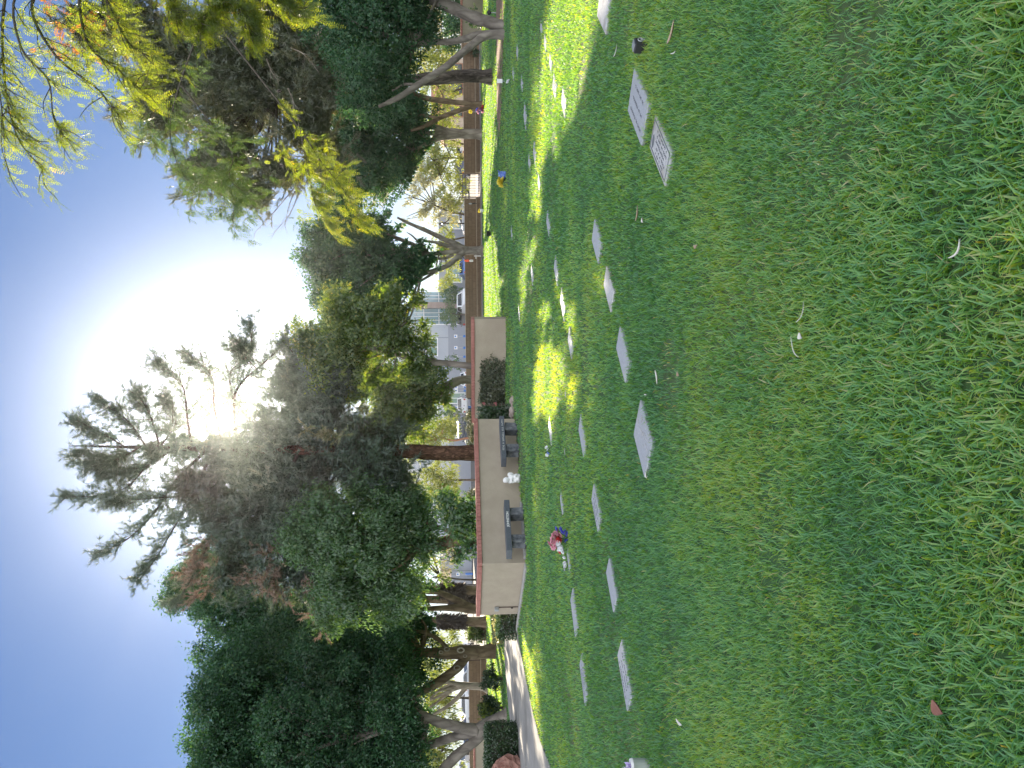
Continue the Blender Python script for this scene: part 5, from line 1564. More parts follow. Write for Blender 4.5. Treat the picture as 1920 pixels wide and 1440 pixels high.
# --- slender leaning tree behind the dusky shrub (bright leaves)
t = tree('slender_tree', 'bright-leaved tree on a slender leaning dark trunk behind the dusky shrub', W(915, 689, 25.6), GRP)
b = MB()
stem(b, [(957, 692, 7.5), (915, 689, 6), (890, 687, 5.8), (862, 684, 5.8), (838, 681, 5.5), (815, 680, 6)], 25.4, 25.6, 12, .1, 31, base_ground=True)
stem(b, [(820, 681, 5.5), (790, 667, 4.8), (765, 648, 4.2), (750, 630, 3.8), (742, 610, 2.6), (725, 590, 1.5)], 25.6, 25, 10, .1, 32)
stem(b, [(815, 680, 5.5), (785, 678, 5), (755, 668, 4.5), (725, 660, 3.6), (690, 652, 2.6), (640, 640, 1.5)], 25.6, 25.8, 10, .1, 33)
stem(b, [(748, 625, 2.2), (758, 606, 1.6), (785, 600, 1)], 25, 24.8, 6, .1, 34)
b.build('trunk', M['bark_grey'], t, world=True, smooth=True)
B6 = [(690, 605, 85, 58, 25.2, 1.3), (625, 670, 70, 70, 26, 1.5), (735, 560, 45, 32, 24.8, .8), (690, 720, 65, 50, 26.2, 1.2), (655, 570, 50, 38, 25.2, .9), (775, 690, 40, 28, 25.4, .7), (570, 640, 32, 36, 26, .9), (760, 555, 35, 22, 25, .6), (750, 640, 30, 40, 25.2, .7), (790, 645, 22, 20, 25, .5), (795, 610, 10, 14, 25, .4)]
b = MB(); limbs_to(b, (745, 640, 25.3), B6, 25.3, .035, 12); b.build('branches', M['bark_grey'], t, world=True)
broad_crown(t, B6, 'lime', L=.105, Wd=.056, cov=2.9, per=16, cr=.26, droop=.7, seed=35, lump=.55, keep_beam=.01)
# --- pale leaning trunk behind it
t = tree('leaning_tree', 'pale peeling trunk leaning left behind the wall, with sunlit yellow-green leaves', W(884, 712, 34), GRP)
b = MB()
stem(b, [(927, 711, 8), (880, 712, 7.5), (862, 713, 8), (848, 720, 8.5), (834, 732, 7), (815, 744, 5), (795, 752, 4), (760, 760, 2.5)], 34, 34, 12, .14, 36, base_ground=True)
stem(b, [(846, 718, 6), (822, 728, 5), (800, 733, 4), (770, 735, 2.5)], 34, 33.6, 10, .12, 37)
b.build('trunk', M['bark_pale'], t, world=True, smooth=True)
B7 = [(755, 765, 60, 52, 33.5, 1.5), (800, 715, 34, 38, 33.5, 1.2), (700, 790, 55, 45, 33.5, 1.4), (795, 770, 28, 28, 33.2, .9), (730, 720, 50, 40, 34, 1.3), (835, 745, 12, 20, 33.5, .6)]
b = MB(); limbs_to(b, (810, 745, 34), B7, 34, .05, 13); b.build('branches', M['bark_pale'], t, world=True)
broad_crown(t, B7, 'lime', L=.14, Wd=.075, cov=3.2, per=20, cr=.34, droop=.6, seed=36, lump=.55, keep_beam=.01)

# --- grey multi-stemmed tree against the block wall
t = tree('ficus_tree', 'round dark ficus on a stout grey multi-stemmed trunk by the low slab bench', G(905, 470), GRP)
b = MB()
stem(b, [(908, 469, 11), (895, 470, 8), (880, 470, 7.5), (866, 469, 9)], 46.5, 46.5, 14, .1, 38, base_ground=True)
for pts in ([(872, 470, 7), (858, 482, 5.5), (840, 497, 4.5), (820, 506, 4), (795, 510, 3)], [(868, 467, 7), (850, 456, 5.5), (828, 446, 4.5), (800, 433, 4), (770, 420, 3), (745, 408, 2)],
            [(866, 470, 6), (845, 472, 4.5), (820, 475, 4), (790, 477, 3.4), (760, 480, 2)], [(866, 468, 5), (842, 462, 4), (820, 455, 3), (795, 452, 2)], [(826, 503, 3), (800, 520, 2.4), (782, 530, 1.6)], [(818, 506, 3), (795, 515, 2.4), (770, 525, 1.6)], [(850, 478, 3), (830, 485, 2.6), (808, 482, 2)]):
    stem(b, pts, 46.5, 46.3, 10, .1, 39)
b.build('trunk', M['bark_grey'], t, world=True, smooth=True)
B5 = [(775, 458, 28, 34, 46.2, 1.1), (800, 490, 26, 24, 46.2, .8), (770, 525, 28, 28, 46.4, 1.0), (665, 625, 75, 55, 47.5, 2.0), (690, 700, 60, 50, 48, 2.0), (715, 600, 40, 45, 47.5, 1.6), (670, 470, 98, 70, 47, 2.4), (640, 550, 65, 42, 47.5, 1.8), (740, 500, 45, 52, 46.8, 1.8), (640, 425, 62, 36, 47, 1.8), (735, 425, 30, 30, 46.8, 1.2), (790, 490, 22, 25, 46.5, .9), (600, 490, 35, 55, 47, 1.6), (720, 545, 40, 28, 47, 1.3)]
b = MB(); limbs_to(b, (800, 470, 46.5), B5, 46.5, .09, 14); b.build('branches', M['bark_grey'], t, world=True)
broad_crown(t, B5, 'ficus', L=.20, Wd=.10, cov=4.0, per=24, cr=.5, seed=37, lump=.45)
# --- pale flared trunk
t = tree('ficus_tree', 'dark ficus on a pale flared trunk splitting upward, left of the thin twin stems', G(905, 252), GRP)
b = MB()
stem(b, [(907, 253, 13), (897, 252, 9.5), (878, 251, 9), (855, 251, 9.5), (838, 252, 11)], 47, 47, 14, .1, 41, base_ground=True)
for pts in ([(846, 250, 8), (826, 242, 6), (805, 236, 5), (780, 228, 3.5), (740, 215, 2)], [(844, 254, 7), (824, 258, 6), (806, 266, 5.5), (790, 274, 4), (760, 290, 2)], [(842, 252, 6), (818, 250, 5), (792, 250, 4), (750, 252, 2.4)]):
    stem(b, pts, 47, 46.7, 10, .1, 42)
b.build('trunk', M['bark_pale'], t, world=True, smooth=True)
B4 = [(705, 300, 80, 70, 47, 2.3), (650, 355, 50, 42, 47, 1.6), (775, 245, 36, 52, 46.8, 1.6), (700, 220, 70, 60, 47.5, 2), (760, 318, 24, 34, 47, 1.1), (650, 280, 60, 60, 47.5, 2)]
b = MB(); limbs_to(b, (800, 250, 47), B4, 47, .08, 15); b.build('branches', M['bark_pale'], t, world=True)
broad_crown(t, B4, 'ficus', L=.20, Wd=.10, cov=3.8, per=24, cr=.5, seed=38, lump=.5)
# --- thin twin stems
t = tree('twin_stem_tree', 'two thin dark stems from one foot in the sunlit lawn, by the flared trunk', G(908, 197), GRP)
b = MB()
stem(b, [(909, 196, 7), (895, 195.5, 5.5), (875, 194, 5), (845, 191, 5), (815, 187, 5), (795, 183, 5), (775, 175, 4), (740, 160, 2.4)], 45, 45, 10, .1, 43, base_ground=True)
stem(b, [(906, 198, 6), (888, 200, 5), (868, 205, 4.8), (845, 213, 4.4), (822, 222, 4.2), (798, 236, 4), (770, 245, 2.5)], 45, 45.2, 10, .1, 44)
stem(b, [(824, 222, 3), (800, 217, 2.4), (770, 213, 1.8)], 45, 45, 8, .1, 45)
b.build('trunk', M['bark_brown'], t, world=True, smooth=True)
B3 = [(720, 180, 62, 55, 45, 1.9), (765, 200, 30, 35, 45, 1.2), (655, 190, 50, 60, 45.5, 1.8)]
b = MB(); limbs_to(b, (785, 190, 45), B3, 45, .06, 16); b.build('branches', M['bark_brown'], t, world=True)
broad_crown(t, B3, 'ficus', L=.19, Wd=.095, cov=3.6, per=24, cr=.5, seed=39, lump=.5)
# --- double grey trunk at right edge
t = tree('ficus_tree', 'dark ficus on a thick grey trunk splitting low into crossing limbs, at the right edge', G(948, 57), GRP)
b = MB()
stem(b, [(950, 52, 12), (930, 46, 11), (905, 38, 11), (875, 27, 11), (845, 14, 11), (815, 0, 10), (770, -20, 7), (700, -40, 4)], 24.2, 24.4, 14, .12, 46, base_ground=True)
stem(b, [(948, 66, 9), (925, 64, 8), (905, 70, 7.5), (885, 84, 7), (862, 103, 7), (838, 124, 6.8), (805, 145, 6.5), (775, 165, 6), (745, 184, 5), (710, 200, 3)], 24.0, 23.4, 14, .1, 47, base_ground=True)
stem(b, [(925, 62, 6), (900, 64, 6), (875, 71, 6), (845, 78, 5.8), (815, 79, 5.6), (785, 82, 5.5), (760, 92, 4.5), (725, 100, 3)], 24.2, 24.6, 12, .1, 48)
stem(b, [(786, 160, 3), (760, 158, 2.4), (735, 170, 1.8)], 23.5, 23.6, 8, .1, 49)
b.build('trunk', M['bark_grey'], t, world=True, smooth=True)
B1 = [(710, 55, 85, 85, 24.5, 2), (760, -20, 70, 70, 24.4, 1.7), (690, 160, 55, 70, 24, 1.5), (745, 130, 32, 40, 24, 1.0), (640, 20, 60, 80, 25, 1.6), (795, 40, 30, 32, 24.5, .9), (700, -90, 100, 80, 24.5, 2)]
b = MB(); limbs_to(b, (775, 90, 24.4), B1, 24.4, .07, 17); b.build('branches', M['bark_grey'], t, world=True)
broad_crown(t, B1, 'ficus', L=.10, Wd=.052, cov=3.6, per=28, cr=.36, seed=40, lump=.5)
# --- olive pine on the furrowed trunk
t = tree('pine_tree', 'olive-brown pine on a straight deeply furrowed trunk at right', G(923, 143), GRP)
b = MB()
stem(b, [(926, 143, 13), (905, 143, 12), (880, 143, 11.5), (850, 144, 11.5), (800, 148, 11), (760, 152, 9.5), (700, 156, 8), (560, 150, 6), (400, 140, 4), (260, 110, 2)], 32.5, 31.5, 16, .14, 51, base_ground=True, n=60)
stem(b, [(770, 154, 4), (740, 165, 3), (700, 185, 2)], 32, 31.5, 8, .1, 52)
b.build('trunk', M['bark_dark'], t, world=True, smooth=True)
B2 = [(300, 205, 60, 60, 31, 1.7), (385, 320, 45, 50, 30.7, 1.3), (475, 360, 45, 44, 30.6, 1.2), (165, 50, 48, 55, 31.5, 1.4), (605, 300, 50, 50, 30.8, 1.3), (450, 150, 115, 125, 31, 2.9), (560, 110, 95, 95, 30.5, 2.4), (340, 120, 95, 105, 31.5, 2.4), (430, 285, 70, 70, 30.5, 1.9), (575, 235, 60, 65, 30.2, 1.7), (245, 40, 70, 60, 32, 1.8), (530, 320, 45, 42, 30.5, 1.3), (610, 170, 45, 60, 30, 1.4), (520, 10, 110, 70, 31, 2.2), (640, 90, 40, 55, 30, 1.3)]
b = MB(); limbs_to(b, (520, 150, 31.5), B2, 31, .07, 18, .9); limbs_to(b, (420, 145, 31), B2, 31, .03, 19, 1.05); b.build('branches', M['twig'], t, world=True)
pine_crown(t, B2, 'pine_olive', dens=7.6, seed=41, k=11, L=.23, w=.0095, lump=.6)
rg = np.random.default_rng(5)
for k in range(12):
    q = B2[k % len(B2)]
    x = q[0] + rg.normal(0, .4) * q[2]; y = q[1] + rg.normal(0, .4) * q[3]
    c = W(x, max(y, 15), 27.8) - np.array(t.location)
    b = MB(); b.ball(c, (.07, .07, .09), 8, 6, rough=.08, seed=k); b.build('pine_cone', M['bark_dark'], t)
b = MB(); rg = np.random.default_rng(15)
for (x0, y0, x1, y1, Y) in ((570, 330, 478, 436, 30), (570, 335, 510, 440, 30), (560, 345, 535, 425, 30), (590, 70, 640, 60, 27.5), (545, 90, 590, 125, 27.5), (540, 165, 545, 210, 27.5), (500, 110, 520, 150, 27.6), (600, 40, 625, 100, 27.5)):
    p0 = W(x0, y0, Y); p1 = W(x1, y1, Y)
    S = spline([p0, (p0 + p1) / 2 + rg.normal(0, .1, 3), p1], 9); b.tube(S, np.linspace(.022, .006, 9), 5)
    for i in range(2, 9):
        d = unit(p1 - p0) + rg.normal(0, .6, 3); b.tube([S[i], S[i] + unit(d) * rg.uniform(.2, .55)], [.009, .003], 4, cap=False)
b.build('dead_twigs', M['bark_pale'], t, world=True)

# --- mesquite overhanging from the right (trunk stands outside the frame)
t = tree('mesquite_tree', 'feathery yellow-green mesquite boughs hanging in from the upper right', (8.6, 12.2, 0))
b = MB()
P0 = np.array([8.6, 12.2, -.1])
b.tube(spline([P0, P0 + [-.1, 0, 1.2], P0 + [.15, -.1, 2.4], P0 + [-.2, -.2, 3.4]], 16), np.linspace(.24, .15, 16), 12, wob=.12)
fork = P0 + np.array([-.2, -.2, 3.4])
b.tube(spline([fork, fork + [-.6, .6, .8], W(440, -60, 12)], 12), np.linspace(.13, .05, 12), 8, wob=.1)
b.tube(spline([fork, fork + [-.2, 1.6, 1.4], W(420, -60, 17)], 12), np.linspace(.14, .07, 12), 8, wob=.1)
b.tube(spline([fork, fork + [-.5, -.3, 2.0], W(120, -70, 11)], 12), np.linspace(.13, .05, 12), 8, wob=.1)
b.build('trunk', M['bark_brown'], t, world=True)
tw = MB(); rg = np.random.default_rng(8)
BL = []
def bough(pts, Y0, Y1, r, seed, side=26, sl=.7):
    k = len(pts)
    P = [W(x, y, Y0 + (Y1 - Y0) * i / (k - 1)) for i, (x, y) in enumerate(pts)]
    S = spline(P, 26)
    tw.tube(S, np.linspace(r, .005, 26), 6, wob=.08, seed=seed)
    d = unit(np.gradient(S, axis=0)); out = []
    for j in range(side):
        i = rg.integers(4, 26)
        td = unit(d[i] * .8 + rg.normal(0, .55, 3) + np.array([-.25, 0, -.25]))
        ln = sl * rg.uniform(.35, 1.0)
        T = spline([S[i], S[i] + td * ln * .5 + rg.normal(0, .03, 3), S[i] + td * ln + np.array([0, 0, -.12 * ln])], 8)
        tw.tube(T, np.linspace(.009, .003, 8), 4, cap=False)
        for q in range(1, 8): out.append((T[q], unit(td + rg.normal(0, .2, 3))))
    for i in range(8, 26): out.append((S[i], d[i]))
    return out
ND = []
ND += bough([(120, -70), (60, 10), (105, 105), (175, 160), (215, 205), (232, 232)], 11, 11.6, .028, 1, 24, .6)
ND += bough([(20, -80), (5, 40), (8, 140), (18, 210), (40, 270), (80, 318)], 11, 11.2, .026, 2, 30, .7)
ND += bough([(120, -70), (30, -10), (40, 90), (90, 150), (100, 220), (120, 255)], 11, 10.8, .022, 3, 20, .6)
ND += bough([(150, -70), (150, 20), (170, 90), (220, 130), (270, 175)], 11.3, 11.8, .028, 4, 30, .6)
ND += bough([(150, -70), (200, 0), (240, 80), (290, 110)], 11.3, 12, .022, 5, 20, .55)
ND += bough([(-40, -60), (-30, 60), (0, 180), (10, 300)], 10.8, 11, .02, 6, 22, .7)
NA = list(ND); ND = []
ND += bough([(440, -60), (415, -10), (395, 20), (375, 45)], 12, 12, .02, 7, 44, .4)
ND += bough([(440, -60), (448, 0), (462, 30), (470, 62)], 12, 12.1, .02, 8, 44, .4)
ND += bough([(440, -60), (500, -15), (530, 5), (560, 30)], 12, 12.1, .02, 9, 40, .42)
ND += bough([(440, -60), (330, -20), (320, 10), (330, 30)], 12, 12.1, .02, 10, 30, .45)
NB = list(ND); ND = []
ND += bough([(420, -60), (350, 120), (320, 230), (330, 300), (370, 370)], 19, 19, .03, 11, 12, .8)
ND += bough([(340, 160), (430, 280), (430, 330), (440, 400)], 19, 19.2, .02, 13, 10, .8)
NC = list(ND); ND = []
ND += bough([(420, 60), (560, 240), (600, 300), (640, 350), (672, 402)], 19.3, 19, .025, 14, 16, .7)
ND += bough([(560, 230), (580, 330), (590, 380), (610, 415)], 19.3, 19.4, .02, 15, 12, .7)
NDD = list(ND)
tw.build('branches', M['twig'], t, world=True)
def frond_part(name, nodes, mat, per, L, ll, lw, seed):
    rg = np.random.default_rng(seed)
    P = np.array([q[0] for q in nodes]); D = np.array([q[1] for q in nodes])
    P = np.repeat(P, per, 0); D = np.repeat(D, per, 0)
    D = unit(D * .55 + rg.normal(0, .5, D.shape) + np.array([-.15, 0, -.35]))
    P = P + rg.normal(0, .035, P.shape)
    Q, idx = fronds(P, D, rg, L, 8, ll, lw)
    ct = rg.normal(0, .16, len(P))
    mesh_np(name, Q - base_of(t), 4, M[mat], t, np.clip(.45 + ct[idx] + rg.normal(0, .12, len(idx)), 0, 1))
frond_part('foliage', NA, 'feather', 2, .15, .036, .013, 1)
frond_part('foliage', NB, 'feather', 2, .19, .042, .016, 2)
frond_part('foliage', NC, 'feather_shaded', 3, .25, .060, .022, 3)
frond_part('foliage', NDD, 'feather', 3, .25, .060, .022, 4)
feather_crown(t, [(345, 285, 60, 55, 19, .9), (395, 365, 55, 48, 19, .8), (440, 395, 45, 28, 19, .7), (290, 250, 40, 40, 19, .8), (455, 330, 40, 50, 19.3, .8)], 'feather_shaded', dens=17, seed=45, per=7, L=.24, ll=.062, lw=.024, name='foliage', shell=.6)
feather_crown(t, [(600, 320, 50, 42, 19, .7), (640, 375, 34, 30, 19, .5), (585, 395, 26, 24, 19, .5), (560, 300, 40, 40, 19.3, .7), (670, 402, 16, 12, 19, .3)], 'feather', dens=14, seed=46, per=7, L=.24, ll=.062, lw=.024, name='foliage', shell=.6)
feather_crown(t, [(95, 55, 55, 42, 12.5, .6), (130, 20, 40, 40, 12.5, .6)], 'orange_leaf', dens=16, seed=43, per=6, L=.2, ll=.05, lw=.018, name='withered_foliage')
feather_crown(t, [(195, 70, 60, 65, 12.2, .7), (250, 150, 40, 50, 12.4, .5)], 'feather', dens=20, seed=44, per=7, L=.22, ll=.05, lw=.018, name='foliage')

# --- pale and yellow-green trees beyond the wall
def back_tree(name, label, blobs, base, mat, trunk_pts, Yt, bark='twig', L=.26, Wd=.075, cov=1.9, seed=1, per=20, cr=.5, droop=.8, group=GRB):
    t = tree(name, label, (base[0], base[1], 0), group)
    b = MB()
    for k, pts in enumerate(trunk_pts): stem(b, pts, Yt, Yt, 8, .1, seed + k, base_ground=(k == 0))
    limbs_to(b, trunk_pts[0][-1][:2] + (Yt,), blobs, Yt, .05, seed)
    b.build('trunk', M[bark], t, world=True)
    broad_crown(t, blobs, mat, L=L, Wd=Wd, cov=cov, per=per, cr=cr, droop=droop, seed=seed, lump=.5, keep_beam=.02, inner=0)
def bt_(name, label, blobs, mat, trunk_pts, Yt, **k):
    back_tree(name, label, blobs, W(880, trunk_pts[0][0][1], Yt), mat, trunk_pts, Yt, **k)
bt_('olive_tree', 'pale silvery tree beyond the gate, bleached by the sky', [(775, 365, 55, 50, 62, 2), (740, 355, 45, 45, 62, 1.6),  (820, 395, 40, 36, 62, 1.7), (740, 400, 30, 36, 62, 1.4), (790, 320, 40, 40, 62, 1.6)], 'olive', [[(893, 407, 2.5), (870, 402, 2.2), (845, 397, 2), (815, 385, 1.6)], [(850, 398, 1.8), (836, 380, 1.4), (815, 360, 1)], [(848, 398, 1.6), (838, 415, 1.2), (822, 420, .9)]], 62, seed=71, cov=1.5)
bt_('palo_verde_tree', 'yellow-green tree hanging over the iron gate', [(845, 355, 26, 38, 60, 1.4), (835, 300, 30, 40, 60, 1.5), (800, 290, 30, 40, 60, 1.5)], 'verde', [[(893, 297, 2), (865, 297, 1.8), (838, 296, 1.6), (812, 300, 1.2)], [(842, 296, 1.2), (830, 320, 1), (815, 335, .7)], [(846, 296, 1.2), (836, 275, 1), (822, 262, .7)]], 60, seed=72)
bt_('palo_verde_tree', 'yellow-green tree between the flared trunk and the thin twin stems', [(835, 232, 26, 24, 62, 1.2), (800, 212, 30, 26, 62, 1.3)], 'verde', [[(893, 275, 2), (868, 270, 1.8), (846, 262, 1.5), (826, 250, 1)]], 62, seed=73)
bt_('palo_verde_tree', 'yellow-green tree seen between the crossing limbs at right', [(830, 110, 26, 36, 60, 1.4), (795, 130, 36, 40, 60, 1.5), (835, 175, 24, 24, 60, 1.1)], 'verde', [[(893, 160, 2), (866, 166, 1.8), (842, 172, 1.5), (820, 160, 1)]], 60, seed=74)
bt_('olive_tree', 'dark broad bush above the red-capped wall at right', [(850, 25, 20, 40, 52, 1.4), (846, 66, 16, 24, 52, 1.1)], 'ficus', [[(893, 45, 3), (870, 45, 2.6), (855, 44, 2)]], 52, seed=75, L=.2, Wd=.09, cov=4)
bt_('olive_tree', 'pale tree glowing behind the double trunk at right', [(820, 70, 34, 45, 64, 1.8), (780, 110, 30, 40, 64, 1.6), (800, 30, 40, 40, 64, 1.6)], 'olive', [[(893, 85, 2.5), (860, 88, 2), (830, 80, 1.4)]], 64, seed=76, cov=1.5)
bt_('palo_verde_tree', 'yellow-green tree behind the multi-stemmed grey trunk', [(828, 445, 26, 28, 60, 1.2), (838, 480, 20, 24, 60, 1.0), (815, 520, 22, 26, 60, 1.1), (845, 515, 14, 18, 60, .8)], 'verde', [[(893, 441, 2), (866, 446, 1.7), (845, 452, 1.4), (826, 462, 1)], [(850, 450, 1.2), (838, 430, 1), (822, 420, .7)]], 60, seed=77)
bt_('palo_verde_tree', 'bright yellow-green tree with an orange stem right of the big pine trunk', [(810, 812, 42, 24, 66, 1.3), (775, 828, 34, 22, 66, 1.2), (838, 800, 18, 18, 66, .8), (760, 850, 30, 16, 66, 1)], 'verde', [[(893, 818, 2.4), (872, 822, 2), (850, 826, 1.7), (825, 820, 1.2)]], 66, bark='rooftile', seed=78, cov=2.4)
bt_('palo_verde_tree', 'bright yellow-green tree just left of the big pine trunk', [(825, 890, 32, 26, 64, 1.3), (800, 912, 34, 28, 64, 1.4), (846, 908, 18, 20, 64, .9), (838, 940, 22, 20, 64, 1)], 'verde', [[(893, 900, 2.4), (872, 900, 2), (850, 900, 1.6), (828, 902, 1.2)]], 64, seed=79, cov=2.4)
bt_('round_tree', 'small round dark tree before the glazed end of the office building', [(845, 551, 17, 19, 96, 1.2)], 'ash', [[(882, 551, 1.4), (868, 551, 1.2), (856, 551, 1)]], 96, seed=80, L=.3, Wd=.14, cov=4, group='small trees before the office building')
bt_('round_tree', 'second small round dark tree, nearer the grey panel wall', [(842, 590, 17, 18, 94, 1.1)], 'ash', [[(882, 590, 1.4), (868, 590, 1.2), (856, 590, 1)]], 94, seed=81, L=.3, Wd=.14, cov=4, group='small trees before the office building')
bt_('round_tree', 'thin small tree against the grey wall behind the slender trunk', [(846, 683, 13, 15, 98, .9)], 'ash', [[(882, 684, 1), (868, 684, .9), (856, 684, .7)]], 98, seed=82, L=.26, Wd=.12, cov=1.6, group='small trees before the office building')
bt_('round_tree', 'dark little tree beside the white pickup', [(848, 777, 15, 16, 98, 1.0)], 'ash', [[(882, 778, 1), (868, 778, .9), (856, 778, .7)]], 98, seed=83, L=.28, Wd=.13, cov=3.4, group='small trees before the office building')
bt_('palo_verde_tree', 'hazy thin tree in front of the building louvre', [(825, 1045, 34, 26, 70, 1.6), (845, 1020, 22, 18, 70, 1)], 'olive', [[(893, 1032, 2), (866, 1032, 1.6), (845, 1034, 1.2)], [(866, 1050, 1), (845, 1052, .8), (825, 1048, .6)]], 70, seed=84, cov=.9)
bt_('palo_verde_tree', 'sunlit yellow bush-like tree against the cream parapet', [(800, 1068, 18, 26, 44, .9), (815, 1090, 16, 16, 44, .7), (790, 1030, 14, 16, 44, .7)], 'verde', [[(900, 1088, 2), (860, 1086, 1.6), (825, 1080, 1)]], 44, seed=85, cov=2.2, L=.17, Wd=.08)
bt_('willow_tree', 'willow-like yellow-green tree behind the knotted trunk at left', [(838, 1200, 24, 30, 66, 1.4), (820, 1240, 30, 26, 66, 1.3), (800, 1215, 30, 40, 66, 1.5)], 'verde', [[(893, 1212, 2), (866, 1210, 1.8), (842, 1210, 1.4)]], 66, seed=86, cov=1.8, L=.32, Wd=.06, droop=1.6)
bt_('willow_tree', 'tall willow-like yellow-green tree behind the pale forked trunk', [(830, 1330, 32, 40, 72, 2), (790, 1310, 40, 50, 72, 2), (820, 1280, 30, 30, 72, 1.5)], 'verde', [[(893, 1310, 2.4), (860, 1308, 2), (835, 1305, 1.6)]], 72, seed=87, cov=1.7, L=.34, Wd=.06, droop=1.6)
bt_('willow_tree', 'willow-like yellow-green tree at the far left behind the leaning grey trunk', [(825, 1395, 36, 44, 68, 2), (785, 1390, 40, 44, 68, 2), (830, 1450, 36, 40, 68, 2), (780, 1450, 50, 40, 68, 2)], 'verde', [[(893, 1415, 2.4), (866, 1412, 2), (835, 1404, 1.6)], [(860, 1412, 1.4), (855, 1425, 1.2), (850, 1437, 1)]], 68, seed=88, cov=1.7, L=.34, Wd=.06, droop=1.6)

# ================================================================== HEDGES AND SHRUBS
def box_foliage(name, root, c, size, rot, mat, L, Wd, n, seed, rnd=.06):
    rg = np.random.default_rng(seed)
    h = np.array(size) / 2
    A = np.array([h[1] * h[2], h[0] * h[2], h[0] * h[1]]); pr = np.array([A[0], A[0], A[1], A[1], A[2]]); pr = pr / pr.sum()
    f = rg.choice(5, n, p=pr)
    u = rg.uniform(-1, 1, (n, 3))
    ax = np.array([0, 0, 1, 1, 2])[f]; sg = np.array([-1, 1, -1, 1, 1])[f]
    u[np.arange(n), ax] = sg * rg.uniform(.72, 1.03, n)
    Nn = np.zeros((n, 3)); Nn[np.arange(n), ax] = sg
    lum = vnoise(u[:, 0] * h[0] * 4 + 9, u[:, 2] * h[2] * 4 + u[:, 1] * 3 + 17) - .5
    P = u * h + Nn * (lum * rnd * 2)[:, None] + rg.normal(0, .012, (n, 3))
    # rounded shoulders
    over = np.clip(np.abs(u) - .82, 0, 1).sum(1)
    P *= (1 - .12 * np.clip(over - .18, 0, 1))[:, None]
    D = unit(Nn * .4 + rg.normal(0, .6, (n, 3)) + np.array([0, 0, .25])); N = unit(Nn + rg.normal(0, .6, (n, 3)))
    ca, sa = math.cos(rot), math.sin(rot); R = np.array([[ca, -sa, 0], [sa, ca, 0], [0, 0, 1]])
    P = P @ R.T + np.asarray(c); D = D @ R.T; N = N @ R.T
    ls = rg.uniform(.7, 1.3, n)
    return mesh_np(name, leaf_quads(P, D, N, L * ls, Wd * ls), 4, M[mat], root, np.clip(.4 + lum * .5 + rg.normal(0, .2, n), 0, 1))
def core(root, c, size, rot, mat):
    b = MB(); b.box(c, size, rot, bev=.08); return b.build('stems', M[mat], root)
# dusky square shrub before the rear wall
p = (G(948, 641) + G(948, 754)) / 2 + np.array([0, .2, 0])
wd = np.linalg.norm(G(948, 641) - G(948, 754))
t = thing('clipped_shrub', 'square dusky grey-green shrub clipped against the rear tan wall', 'shrub', p)
core(t, (0, .05, .36), (wd * .82, .6, .68), 0, 'twig')
box_foliage('foliage', t, (0, 0, .41), (wd, .9, .82), 0, 'shrub_dark', .075, .042, 16000, 51, .10)
# dark planting by the angled wall end
p = G(962, 784) + np.array([.05, .35, 0])
t = thing('dark_planting', 'dark leafy plants filling the corner behind the second granite bench', 'plant', p)
b = MB()
for k in range(9): b.tube([(random.uniform(-.2, .2), random.uniform(-.2, .3), 0), (random.uniform(-.25, .25), random.uniform(-.3, .3), .6)], [.015, .006], 5)
b.build('stems', M['twig'], t)
rg = np.random.default_rng(4); n = 2600
P = rg.uniform(-1, 1, (n, 3)) * np.array([.27, .35, .48]) + np.array([0, 0, .5]); P[:, 2] *= 1 - .3 * rg.random(n)
mesh_np('foliage', leaf_quads(P, unit(rg.normal(0, .5, (n, 3)) + [0, 0, .6]), unit(rg.normal(0, .6, (n, 3)) + [0, -.5, .4]), .14 * rg.uniform(.6, 1.2, n), .045 * rg.uniform(.7, 1.2, n)), 4, M['hedge'], t, np.clip(rg.normal(.35, .2, n), 0, 1))
# box hedge at left
pa = G(974, 1376); pb = G(976, 1475)
p = (pa + pb) / 2 + np.array([0, .55, 0]); L_ = np.linalg.norm(pa - pb)
t = thing('box_hedge', 'long dark-green clipped box hedge beside the path at left', 'hedge', p)
rr = math.atan2((pa - pb)[1], (pa - pb)[0])
core(t, (0, 0, .38), (L_ * .9, .7, .72), rr, 'twig')
box_foliage('foliage', t, (0, 0, .44), (L_, 1.0, .90), rr, 'hedge', .055, .026, 17000, 52, .05)
# low hedge by the end of the wall
p = G(972, 1173) + np.array([-.05, .45, 0])
t = thing('low_hedge', 'low dark-green hedge between the end of the tan wall and the path', 'hedge', p)
core(t, (0, .1, .22), (.56, .6, .42), 0, 'twig')
box_foliage('foliage', t, (0, .1, .26), (.72, .85, .53), 0, 'hedge', .055, .028, 5000, 53, .08)
EXCL.append([(p[0] - .35, p[1] - .35), (p[0] + .35, p[1] - .35), (p[0] + .35, p[1] + .6), (p[0] - .35, p[1] + .6)])
# clipped round shrubs on stems
def topiary(x, y, top, ry, label, mat2, seed, Y=None):
    p = G(x, y); Y = p[1]; k = pxs(Y)
    t = thing('topiary_shrub', label, 'shrub', p, 0, 'clipped shrubs beside the path')
    b = MB(); b.tube([(0, 0, -.05), (.02, 0, .2), (-.01, 0, .5)], [.06, .05, .04], 8, wob=.1); b.build('stem', M['twig'], t)
    h = (x - top) * k
    bl = [(top + (x - top) * .42, y, (x - top) * .42, ry, Y, ry * k)]
    broad_crown(t, bl, 'hedge', L=.085, Wd=.045, cov=5.5, per=18, cr=.13, droop=.1, seed=seed, lump=.25, name='foliage', keep_beam=1)
    return t, bl
topiary(944, 1273, 904, 19, 'rounder clipped shrub on a stem, right of the pair', None, 54)
t, bl = topiary(945, 1328, 899, 20, 'wider clipped shrub with sunlit side coloured in yellowish leaves, left of the pair', None, 55)
